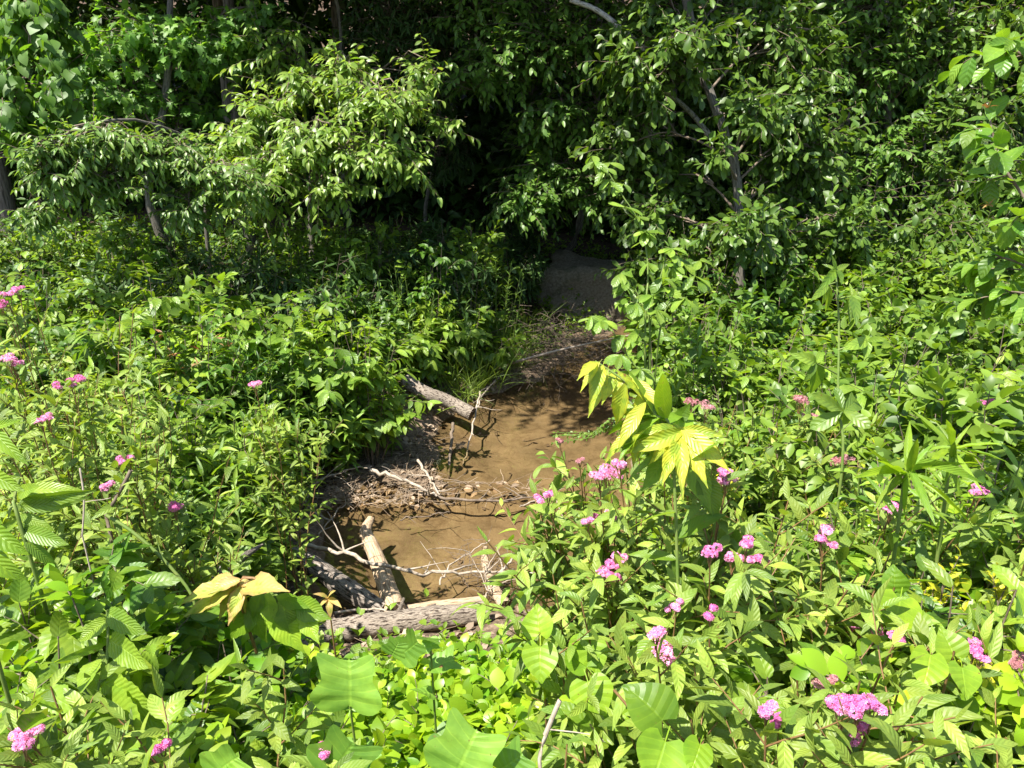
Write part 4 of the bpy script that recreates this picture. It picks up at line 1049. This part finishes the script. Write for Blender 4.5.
# leafy branch at the right edge: a tall shrub standing just outside
T0 = 1.75
b = base_at(P(1150, 560, T0)[0], 1.7)
t = thing('tall_shrub', b, 'tall shrub reaching in at the right edge with bright leaves and red tips', 'shrub')
gs, gl, gr = Geo(), Geo(), Geo()
main = [bez([b, P(1120, 420, T0), P(1080, 300, T0), P(1035, 215, T0), P(1000, 160, T0), P(990, 120, T0)], 20), bez([b, P(1110, 300, T0), P(1080, 150, T0), P(1050, 80, T0), P(1012, 48, T0), P(1003, 38, T0)], 20), bez([b, P(1110, 400, T0), P(1070, 320, T0), P(1030, 270, T0), P(995, 255, T0)], 20), bez([b, P(1110, 420, T0), P(1070, 340, T0), P(1030, 300, T0), P(1005, 290, T0)], 20)]
lf = Leaf('ell_l', .075, .52, leaf_mat('dogwood_leaf', (.08, .20, .02), (.20, .32, .04), .42, .46, .35, 6), 15, 'opp', 62, .35, .2, .25, .25, t0=.6, ripple=.015)
for q in main:
    gs.tubes(q[None], .008, .002, 6); lf.put(gl, q[None])
    s = q[[12, 14, 15, 16, 17, 18]]; tw = grow(s, rand_dirs(6, -.4, .4) + np.array([-.35, 0, 0]), rng.uniform(.06, .13, 6), 5, .3, .05)
    gs.tubes(tw, .002, .001, 4); lf.put(gl, tw, 6)
for c in ((988, 108), (1004, 46), (990, 205)):
    q = P(*c, T0 - .02)
    gr = Geo(); gr.leaves('lance_m', np.repeat(q[None], 6, 0), rand_dirs(6, -.2, 1), nrmz(UPV + .4 * rng.standard_normal((6, 3))), .022, .4)
    gr.build('red_tip', M['redtip'], t, b)['label'] = 'russet young tip'
gl.build('foliage', lf.mat, t, b); gs.build('stem', M['twig'], t, b)
g = Geo(); q = P(984, 141, T0 - .02)
g.leaves('floret', q + .010 * rng.standard_normal((14, 3)), rand_dirs(14), nrmz(UPV + .5 * rng.standard_normal((14, 3))), .006, 1, 0, 0)
g.build('white_blossom', leaf_mat('white_petal', (.7, .68, .62), (.8, .78, .72), .6, .2), t, b)

# bright creeper sprig rising over the water
T0 = 4.3
b = base_at(P(655, 430, T0 + .3)[0], P(655, 430, T0 + .3)[1])
t = thing('creeper', b, 'bright creeper with pale hanging leaflets before the dark hollow', 'vine')
gs, gl = Geo(), Geo()
cm = Leaf('obov_l', .115, .55, M['creeper'], 5, 'spiral', 75, .55, .25, .25, .3, t0=.3, taper=.1)
for pts in ([(645, 340), (648, 270), (640, 225), (622, 195), (608, 172), (600, 162)], [(650, 330), (660, 280), (665, 255), (655, 232)], [(655, 390), (640, 372), (620, 345), (608, 322), (598, 318)], [(660, 330), (690, 290), (690, 262)], [(650, 340), (640, 300), (628, 275)]):
    q = bez([b] + [P(x, y, T0) for x, y in pts], 26); gs.tubes(q[None], .007, .002, 6)
    s = q[[9, 11, 13, 15, 17, 19, 21, 23, 24, 25]]
    st = grow(s, rand_dirs(len(s), .0, .6) + np.array([-.2, -.4, 0]), .06, 3, .2, .05); gs.tubes(st, .002, .0015, 4)
    for e in st[:, -1]:
        d = rand_dirs(4, -.7, .1) + np.array([0, -.5, 0])
        gl.leaves('obov_l', np.repeat(e[None], 4, 0), d, nrmz(UPV + TOCAM * .5 + .3 * rng.standard_normal((4, 3))), rng.uniform(.07, .12, 4), .52, .25, .22)
gl.build('foliage', M['creeper'], t, b); gs.build('stem', M['stem'], t, b)
# little green sprig over the water
b = base_at(P(640, 430, 4.6)[0], P(640, 430, 4.6)[1])
t = thing('water_sprig', b, 'low sprig of tiny leaves reaching out over the brown water', 'plant')
gs, gl = Geo(), Geo()
for k in range(6):
    q = bez([b, P(620, 425 + 3 * k, 4.55), P(590, 434 + rng.normal() * 3, 4.5 + .05 * k), P(552 + 6 * rng.random(), 436 + rng.normal() * 4, 4.5 + .06 * k)], 12)
    gs.tubes(q[None], .0025, .001, 4); LF['tiny'].put(gl, q[None], 44)
gl.build('foliage', M['privet'], t, b); gs.build('stem', M['stem'], t, b)
# arching canes on the left
for pts, T0, r, m, lab in (([(106, 515), (130, 530), (160, 556), (190, 592), (200, 625)], 2.2, .0055, 'stem', 'smooth arching green cane above the flat driftwood'), ([(131, 470), (125, 482), (115, 500), (104, 517)], 2.2, .006, 'twig', 'dead brown stub of cane beneath a pink flower'),
                           ([(80, 468), (84, 500), (82, 540)], 2.0, .0026, 'deadtwig', 'thin upright dead stalk among the herbs'), ([(545, 735), (560, 700), (540, 755), (546, 790)], 1.3, .004, 'deadtwig', 'thin dead stalk over bare soil at the bottom edge'), ([(614, 690), (640, 720), (668, 750), (700, 775)], 1.25, .0025, 'redstem', 'long bare orange stalk crossing near the bottom edge')):
    q = bez([P(*c, T0) for c in pts], 18); q[-1, 2] = min(q[-1, 2], hz(q[-1, 0], q[-1, 1]))
    t = thing('bare_cane', q[0], lab, 'cane'); g = Geo(); g.tubes(q[None], r, r * .8, 7); g.build('stem', M[m], t, q[0])
    g = Geo(); g.tubes(grow(q[[9]], rand_dirs(1, 0, .8), .07, 4, 0, .1), r * .4, .001, 4); g.build('side_shoot', M[m], t, q[0])

# grass tuft at the head of the pool, left
def grass_tuft(c, n, L, label):
    b = np.array([c[0], c[1], hz(c[0], c[1]) - .02])
    t = thing('grass_tuft', b, label, 'grass tuft')
    s = b + rng.standard_normal((n, 3)) * np.array([.12, .12, 0]); g = Geo()
    d = rand_dirs(n, .5, 1); 
    g.leaves('lance_l', s, d, nrmz(np.cross(d, rng.standard_normal((n, 3)))), L * rng.uniform(.5, 1.1, n), .022, .3, .45)
    g.build('foliage', M['grass'], t, b)
    g = Geo(); k = 6; g.tubes(grow(s[:k], d[:k] + UPV, L * .9, 7, .5, .05), .0018, .0008, 4); g.build('stem', M['stem'], t, b)
for (px, py, lab) in ((505, 352, 'dense grass tuft drooping at the head of the pool'), (480, 365, 'grass tuft by the waterline below the herbs'), (525, 330, 'shaded grass tuft left of the grey boulder'), (455, 375, 'grass tuft above the cut log end')):
    grass_tuft(W(px, py, .25), 150, .55, lab)
# ------------------------------------------------------------------ spirea with pink heads (each entry: heads in pixels and their radius)
def spirea(heads, T, lab, spread=.16, n=6, mat='pink', foot=None, dens=1.0):
    hp = [P(x, y, T + .04 * rng.standard_normal()) for x, y, r in heads]
    c = np.mean(hp, 0)
    b = base_at(c[0] + (.22 if 530 < heads[0][0] < 620 and heads[0][1] < 560 else .03), c[1] + .12)
    t = thing('pink_spirea', b, lab, 'flowering shrub')
    H = c[2] - b[2]
    tips = list(hp) + [c + np.array([*(spread * rng.standard_normal(2)), -abs(.12 * rng.standard_normal()) - .03]) for _ in range(n)]
    tips = np.array(tips)
    S = b + .22 * (tips - b) * np.array([1, 1, 0]) + .03 * rng.standard_normal(tips.shape) * np.array([1, 1, 0])
    u = np.linspace(0, 1, 9)[None, :, None]
    st = S[:, None] * (1 - u) + tips[:, None] * u; st[:, :, :2] += ((u ** 2 - u) * (tips - S)[:, None])[:, :, :2] * .4
    st[:, 1:-1] += .008 * rng.standard_normal(st[:, 1:-1].shape)
    gs, gl = Geo(), Geo(); gs.tubes(st, .0035, .0016, 5)
    LF['spirea'].put(gl, st, int(24 * dens))
    p, _T = at(st, rng.uniform(.45, .95, (len(st), 5))); p = p.reshape(-1, 3); _T = _T.reshape(-1, 3)
    tw = grow(p, _T + .9 * rand_dirs(len(p), -.1, .5), rng.uniform(.08, .2, len(p)), 5, .05, .06); gs.tubes(tw, .0018, .001, 4)
    LF['spirea'].put(gl, tw, int(9 * dens), .9)
    gl.build('foliage', M['spirea'], t, b); gs.build('stem', M['redstem'], t, b)
    for (x, y, r), q in zip(heads, hp):
        flower_head(q + np.array([0, 0, .022]), r * T / FOC * rng.uniform(1.05, 1.6), t, b, mat if r > 7 or mat == 'faded' else 'pink', int(90 + 8 * r))
SPIREA = [
    ([(842, 722, 16), (858, 716, 14), (850, 742, 15), (872, 720, 11)], 1.05, 'spirea with the largest bright pink flower cluster, near the bottom edge', .12, 5),
    ([(766, 722, 12), (778, 730, 9)], 1.12, 'spirea with a half-hidden reddish pink cluster by heart leaves', .12, 5),
    ([(732, 568, 10), (746, 555, 11), (758, 570, 10), (710, 560, 9)], 1.5, 'spirea with a row of pink heads below the yellow sapling', .16, 7),
    ([(825, 540, 11), (823, 550, 10)], 1.65, 'spirea with one tall rounded pink head beside bare stalks', .14, 6),
    ([(608, 480, 12), (620, 474, 9), (600, 484, 8)], 1.75, 'spirea with a pink head seen against the brown water edge', .11, 7),
    ([(540, 508, 8), (548, 503, 6)], 2.0, 'spirea with small pink heads hanging out over the pool', .05, 4),
    ([(597, 527, 8), (612, 522, 7), (588, 530, 6)], 1.8, 'spirea with a loose row of pale pink heads by the pool', .09, 6),
    ([(612, 572, 9), (606, 582, 9), (620, 566, 6)], 1.65, 'spirea with two stacked pink heads below the loose row', .13, 5),
    ([(726, 487, 11), (722, 482, 6)], 1.6, 'spirea with a single pink head under yellow leaves', .14, 5),
    ([(664, 662, 13), (656, 645, 8), (710, 624, 9)], 1.35, 'spirea with a deep pink head amid dark heart leaves', .14, 6),
    ([(676, 614, 6), (668, 618, 5)], 1.45, 'spirea with a tiny bud cluster under fingered leaves', .13, 5),
    ([(890, 516, 8), (888, 518, 5)], 1.9, 'spirea with one small pink head between the whorled plants', .14, 6),
    ([(974, 500, 8), (980, 498, 6)], 2.0, 'spirea with one pink head beside the long narrow leaves', .14, 6),
    ([(854, 640, 8), (876, 640, 8), (893, 645, 9)], 1.6, 'spirea with three fading pink heads in the shade', .14, 5),
    ([(973, 660, 9), (978, 668, 7)], 1.45, 'spirea with pale pink fading heads near the lime heart leaf', .13, 5),
    ([(1015, 672, 11)], 1.4, 'spirea with a brown spent head at the right edge', .12, 5, 'faded'),
    ([(822, 696, 11), (828, 690, 7)], 1.25, 'spirea with dull reddish buds behind the largest pink cluster', .12, 5, 'faded'),
    ([(24, 752, 11), (34, 746, 9)], 1.15, 'spirea with a bright pink head low in the left corner', .12, 5),
    ([(164, 758, 7)], 1.25, 'spirea with a tiny dark pink head at the bottom edge', .12, 4),
    ([(326, 762, 8)], 1.2, 'spirea with a pink bud beside the lobed seedling leaves', .10, 3),
    ([(8, 300, 9), (20, 296, 7), (2, 310, 8)], 2.9, 'spirea with several pink heads at the left border, uppermost', .25, 9),
    ([(10, 366, 9), (16, 370, 7)], 2.6, 'spirea with pink heads at the left border below the uppermost', .24, 9),
    ([(72, 388, 8), (82, 384, 7), (58, 392, 6)], 2.7, 'spirea with a wide pink head over grey-green leaves', .22, 8),
    ([(42, 426, 8), (48, 424, 6)], 2.4, 'spirea with a dull pink head above the level leaves', .2, 8),
    ([(122, 468, 7), (130, 466, 6), (108, 492, 8)], 2.25, 'spirea with paired pink heads by a dead brown cane', .16, 6),
    ([(175, 514, 8)], 2.4, 'spirea with one pink head over the lance-leaved herbs', .14, 5),
    ([(256, 389, 6)], 3.4, 'spirea with one small pink head among willow-like herbs', .15, 5),
    ([(1003, 410, 9), (988, 408, 8), (975, 430, 6)], 3.4, 'spirea with dark pink heads in shade at the right border', .2, 7),
    ([(560, 448, 5), (580, 468, 5)], 2.1, 'spirea with dry brownish buds at the pool edge', .05, 4, 'faded'),
    ([(690, 408, 8), (706, 412, 8)], 3.0, 'spirea with spent brown heads behind the yellow leaves', .2, 7, 'faded'),
    ([(800, 405, 8), (808, 420, 7)], 3.0, 'spirea with spent brown heads near the tall bare-stemmed plant', .2, 7, 'faded'),
    ([(838, 468, 8), (846, 464, 6)], 2.7, 'spirea with dusky pink heads low behind the tall stem', .18, 6, 'faded'),
]
for s in SPIREA: spirea(*s)

# ------------------------------------------------------------------ the crowd of plants, each a thing
OPEN = np.array([(318, 500), (350, 472), (425, 452), (447, 392), (500, 375), (530, 350), (535, 290), (545, 245), (630, 245), (640, 330), (600, 370), (595, 470), (560, 530), (565, 590), (500, 625), (400, 640), (330, 650), (285, 610), (270, 560), (310, 530)], float)
PROTECT = [(OPEN, 99), (np.array([(160, 572), (345, 572), (350, 640), (200, 650), (160, 610)], float), 2.0), (np.array([(75, 560), (165, 565), (165, 605), (90, 600)], float), 2.6),
           (np.array([(850, 415), (1015, 405), (1015, 515), (860, 530)], float), 1.8), (np.array([(795, 255), (880, 255), (880, 450), (800, 450)], float), 2.3), (np.array([(572, 352), (748, 420), (740, 505), (620, 500), (575, 420)], float), 1.5),
           (np.array([(412, 376), (478, 376), (478, 424), (425, 412)], float), 9), (np.array([(325, 610), (500, 600), (500, 640), (325, 655)], float), 9), (np.array([(50, 640), (165, 640), (165, 740), (50, 720)], float), 1.4), (np.array([(590, 160), (680, 165), (680, 330), (590, 380)], float), 4.3), (np.array([(315, 640), (395, 640), (395, 710), (315, 710)], float), 1.4), (np.array([(520, 645), (615, 645), (615, 690), (520, 690)], float), 1.5)]
def inpoly(px, py, poly):
    x, y, n, r = px, py, len(poly), False
    for i in range(n):
        (x1, y1), (x2, y2) = poly[i], poly[(i + 1) % n]
        if (y1 > y) != (y2 > y) and x < (x2 - x1) * (y - y1) / (y2 - y1) + x1: r = not r
    return r
def fill(poly, n, h, r, kinds, mind=26, groups=None):
    """n plants whose tops lie in the region; each is drawn from kinds: (weight, builder, name, category, description, leaf, options)"""
    poly = np.array(poly, float); done = []
    w = np.array([k[0] for k in kinds], float); w /= w.sum()
    tries = 0
    while len(done) < n and tries < 4000:
        tries += 1
        px, py = rng.uniform(poly[:, 0].min(), poly[:, 0].max()), rng.uniform(poly[:, 1].min(), poly[:, 1].max())
        if not inpoly(px, py, poly): continue
        if any((px - a) ** 2 + (1.6 * (py - b)) ** 2 < mind ** 2 for a, b in done): continue
        hh = rng.uniform(*h); rr = rng.uniform(*r)
        tp = top_at(px, py, hh)
        if float(sdist(tp[None, 0], tp[None, 1])[0]) < .13: continue
        _, _, t = proj(tp); R = rr * FOC / t
        fy = proj(np.array([tp[0], tp[1], hz(tp[0], tp[1])]))[1]
        bad = False
        for pl, tmax in PROTECT:
            if t > tmax: continue
            for k in range(6):
                yy = py - .25 * R + (fy - py) * k / 5
                for s in (-.8, 0, .8):
                    if inpoly(px + s * R, yy, pl): bad = True
        if bad: continue
        done.append((px, py))
        k = kinds[rng.choice(len(kinds), p=w)]
        k[1](k[2], k[3], k[4], px, py, hh, rr, LF[k[5]], group=k[7] if len(k) > 7 else None, **k[6])
B, H = bushy, herb
lance = (3, H, 'lance_leaved_herb', 'herb', 'green lance-leaved herb', 'lance', dict(n_stems=8), 'lance-leaved herbs on the banks')
leafyn = (3, B, 'leafy_bush', 'bush', 'low bush with pointed oval leaves', 'bushn', dict(n_stems=7, n_twigs=5), 'leafy bushes on the banks')
broad = (2, B, 'broad_leaved_shrub', 'shrub', 'pale broad-leaved shrub', 'broad', dict(n_stems=7, n_twigs=6), 'broad-leaved shrubs')
willow = (2, H, 'narrow_leaved_herb', 'herb', 'upright willow-like narrow-leaved herb', 'willow', dict(n_stems=9), 'narrow-leaved herbs on the banks')
leafy = (3, B, 'leafy_bush', 'bush', 'low bush with pointed oval leaves', 'bush', dict(n_stems=8, n_twigs=6), 'leafy bushes on the banks')
spir = (2, B, 'spirea_bush', 'bush', 'flowerless grey-green spirea bush', 'spirea', dict(n_stems=9, n_twigs=6, stem='redstem'), 'flowerless spirea bushes')
priv = (3, B, 'oval_leaved_shrub', 'shrub', 'shrub of small oval leaves', 'privet', dict(n_stems=9, n_twigs=7), 'oval-leaved shrubs')
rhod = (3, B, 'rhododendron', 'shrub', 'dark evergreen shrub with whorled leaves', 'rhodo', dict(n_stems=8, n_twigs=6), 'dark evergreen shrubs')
honey = (3, B, 'honeysuckle', 'ground plant', 'low bright honeysuckle mound', 'honey', dict(n_stems=10, n_twigs=7, flat=1.1), 'honeysuckle mounds')
horn = (2, B, 'ribbed_leaf_shrub', 'shrub', 'low shrub with toothed ribbed leaves', 'hornbeam', dict(n_stems=5, n_twigs=3), 'ribbed-leaf shrubs')
hearty = (1, B, 'heart_leaved_vine', 'vine', 'low vine with broad heart leaves', 'heart', dict(n_stems=4, n_twigs=3), 'heart-leaved vines')
limey = (1, B, 'lime_bush', 'bush', 'lime yellow fine-leaved bush', 'lime', dict(n_stems=10, n_twigs=10), 'lime yellow bushes')
tiny = (2, B, 'fine_leaved_bush', 'bush', 'bush of very small leaves', 'tiny', dict(n_stems=10, n_twigs=9), 'fine-leaved bushes')
def W8(k, w): return (w, *k[1:])

# left bank, back to front
fill([(0, 175), (120, 185), (345, 200), (360, 250), (200, 260), (0, 255)], 22, (1.2, 1.9), (.4, .6), [W8(rhod, 2), W8(priv, 1), W8(leafy, 1)], 36)
fill([(0, 250), (350, 250), (360, 300), (0, 300)], 14, (.9, 1.5), (.3, .5), [W8(priv, 1.5), W8(leafy, 3), W8(broad, 1.5)], 38)
fill([(370, 200), (535, 205), (530, 235), (375, 238)], 9, (.8, 1.3), (.3, .45), [W8(rhod, 2), W8(priv, 1)], 30)
fill([(505, 225), (640, 225), (640, 248), (505, 245)], 4, (.9, 1.2), (.3, .4), [W8(rhod, 2)], 30)
fill([(330, 235), (470, 215), (525, 290), (430, 330), (340, 320)], 12, (.7, 1.2), (.25, .38), [W8(willow, 3), W8(leafy, 1.5)], 32)
fill([(90, 285), (480, 285), (470, 340), (440, 385), (400, 410), (330, 430), (60, 400)], 36, (.6, 1.25), (.22, .42), [W8(leafy, 4), W8(lance, 2), W8(willow, .6), W8(broad, 2.5)], 33)
fill([(0, 320), (110, 320), (130, 460), (0, 470)], 10, (.8, 1.05), (.22, .32), [W8(spir, 2.5), W8(lance, .6)], 34)
fill([(90, 390), (330, 400), (290, 460), (260, 520), (60, 530)], 22, (.65, .95), (.2, .32), [W8(lance, 4), leafy, W8(willow, .4), W8(broad, 1.2)], 34)
fill([(170, 500), (285, 490), (275, 540), (180, 560)], 6, (.4, .6), (.16, .22), [W8(leafy, 2), W8(priv, 1)], 30)
fill([(0, 540), (170, 560), (180, 640), (0, 640)], 11, (.5, .8), (.18, .28), [horn, W8(leafyn, 2.5), W8(honey, .6)], 36)
fill([(0, 640), (270, 640), (270, 780), (0, 780)], 20, (.4, .7), (.16, .24), [W8(horn, 3), W8(leafyn, 3), W8(lance, .6), W8(honey, .6)], 38)
# near bank, centre
fill([(250, 662), (420, 682), (500, 665), (530, 640), (560, 590), (600, 640), (600, 790), (260, 790)], 50, (.14, .38), (.15, .26), [W8(honey, 6), W8(leafyn, .5)], 24)
# near bank, right
fill([(540, 560), (700, 520), (760, 560), (740, 660), (600, 650)], 13, (.5, .8), (.16, .24), [W8(leafyn, 2), W8(spir, 1.5), W8(honey, 1.5), W8(broad, 1)], 32)
fill([(590, 490), (860, 500), (880, 640), (700, 650), (600, 600)], 16, (.6, .95), (.18, .28), [W8(spir, 2.5), W8(lance, 1), W8(leafyn, 2), W8(broad, 1)], 36)
fill([(600, 660), (760, 640), (1024, 650), (1024, 785), (600, 785)], 24, (.4, .72), (.15, .24), [W8(spir, 1), W8(leafyn, 2.5), W8(honey, 3), W8(hearty, .5)], 36)
fill([(850, 520), (1024, 500), (1024, 650), (850, 640)], 12, (.6, .9), (.18, .28), [W8(lance, 1), W8(leafyn, 2), W8(honey, 1), W8(broad, 1)], 36)
fill([(935, 555), (1024, 545), (1024, 620), (940, 625)], 5, (.6, .8), (.2, .28), [limey], 26)
# right bank, middle distance
fill([(690, 370), (1024, 380), (1024, 500), (760, 490), (690, 440)], 30, (.6, 1.0), (.2, .32), [W8(tiny, 1.5), W8(spir, 2), W8(leafy, 2), W8(lance, 1), W8(limey, .5), W8(broad, 1.5)], 33)
fill([(650, 290), (1024, 300), (1024, 390), (680, 385)], 26, (.9, 1.3), (.26, .42), [W8(priv, 3), W8(tiny, 1), W8(leafy, 2.5), W8(lance, .6), W8(limey, .25), W8(broad, 1.5)], 36)
fill([(640, 205), (830, 190), (1024, 220), (1024, 310), (660, 300)], 20, (1.3, 1.9), (.35, .55), [W8(priv, 4), W8(leafy, 2), W8(rhod, .4), W8(broad, .6)], 42)
fill([(680, 140), (1024, 150), (1024, 240), (690, 240)], 12, (1.8, 2.5), (.4, .6), [W8(priv, 3), W8(broad, 1), W8(leafy, 1)], 50)
for px, py, h, r in ((668, 205, 1.9, .34), (690, 262, 1.5, .36), (662, 318, 1.1, .28), (705, 330, 1.1, .3), (655, 262, 1.5, .22)):
    bushy('broad_leaved_shrub', 'shrub', 'pale broad-leaved shrub', px, py, h, r, LF['broad'], 8, 7, 'broad-leaved shrubs')
for px, py, h in NEAR_FILL: bushy('spirea_bush', 'bush', 'flowerless grey-green spirea bush', px, py, h, .12, LF['spirea'], 8, 5, 'flowerless spirea bushes', 'redstem')
# red-tipped herb
def redtips(t, b, st):
    for e in st[:, -1]:
        g = Geo(); g.leaves('lance_m', np.repeat(e[None], 6, 0), rand_dirs(6, -.2, .8), nrmz(UPV + .4 * rng.standard_normal((6, 3))), rng.uniform(.05, .09, 6), .28, .3, .3)
        g.build('red_tip', M['redtip'], t, b)['label'] = 'salmon red wilted tip'
herb('lance_leaved_herb', 'herb', '', 188, 322, 1.0, .22, LF['lance'], 7, None, extra=redtips)
PENDING.pop()[0]['label'] = 'lance-leaved herb whose shoot tips are salmon red'

# ------------------------------------------------------------------ low undergrowth carpet on the banks: nobody could count it
g = Geo(); n = 24000
q = np.stack([rng.uniform(-6.5, 6.5, n), .5 + 10.5 * rng.random(n) ** .8], 1)
sd = sdist(q[:, 0], q[:, 1])
mud = (((q[:, 0] + 1.0) / .5) ** 2 + ((q[:, 1] - 4.85) / .36) ** 2) < 1
keep = ~((q[:, 1] > 7.9) & (rng.random(n) < .5) & (np.abs(q[:, 0] - .2) < 2.2)) & (sd > .16 + .14 * rng.random(n)) & ~mud & ~((np.abs(q[:, 0] + .35) < .95) & (q[:, 1] > 2.7) & (q[:, 1] < 3.65))
q = q[keep]; n = len(q)
p = np.stack([q[:, 0], q[:, 1], hgt(q[:, 0], q[:, 1]) + .02], 1)
beyond = (np.abs(q[:, 0]) > .70 * q[:, 1] + .55) * rng.uniform(.1, .9, n)
st = grow(p, UPV + .5 * rng.standard_normal((n, 3)), rng.uniform(.08, .30, n) + beyond, 4, .2, .1)
lfc = Leaf('ell_s', .062, .55, M['privet'], 5, 'opp', 60, .15, .3, .25, .2)
lfc.put(g, st); tag(g.build('undergrowth', M['bush']), 'low leafy undergrowth covering the bank soil', None, kind='stuff')

finish_labels()

# ------------------------------------------------------------------ camera, sun, sky
cam = bpy.data.cameras.new('camera'); co = bpy.data.objects.new('camera', cam); col.objects.link(co)
co.location = CAM; co.rotation_euler = (PI / 2 - PITCH, 0, 0)
cam.sensor_fit = 'HORIZONTAL'; cam.angle = 2 * math.atan(512 / FOC); cam.clip_end = 500; cam.clip_start = .05
scene.camera = co
SUN_TO = np.array([-.62, -.42, 1.42]); SUN_TO /= np.linalg.norm(SUN_TO)
el = math.asin(SUN_TO[2])
sun = bpy.data.lights.new('sun', 'SUN'); sun.energy = 4.6; sun.angle = math.radians(.53); sun.color = (1.0, .95, .86)
so = bpy.data.objects.new('sun', sun); col.objects.link(so)
from mathutils import Vector
so.rotation_euler = Vector(SUN_TO).to_track_quat('Z', 'Y').to_euler()
w = bpy.data.worlds.new('World'); scene.world = w; w.use_nodes = True
nt = w.node_tree; nt.nodes.clear()
sky = nt.nodes.new('ShaderNodeTexSky'); sky.sky_type = 'NISHITA'; sky.sun_disc = False
sky.sun_elevation = el; sky.sun_rotation = math.atan2(SUN_TO[0], SUN_TO[1])
bg = nt.nodes.new('ShaderNodeBackground'); bg.inputs[1].default_value = .09
ow = nt.nodes.new('ShaderNodeOutputWorld')
nt.links.new(sky.outputs[0], bg.inputs[0]); nt.links.new(bg.outputs[0], ow.inputs[0])
vs = scene.view_settings
vs.view_transform = 'Standard'; vs.look = 'None'; vs.gamma = 1; vs.exposure = 1.55; vs.use_curve_mapping = False
cy = scene.cycles
cy.max_bounces = 7; cy.diffuse_bounces = 3; cy.glossy_bounces = 2; cy.transmission_bounces = 4; cy.transparent_max_bounces = 8
cy.caustics_reflective = False; cy.caustics_refractive = False
cy.use_denoising = True
cy.sample_clamp_indirect = 6
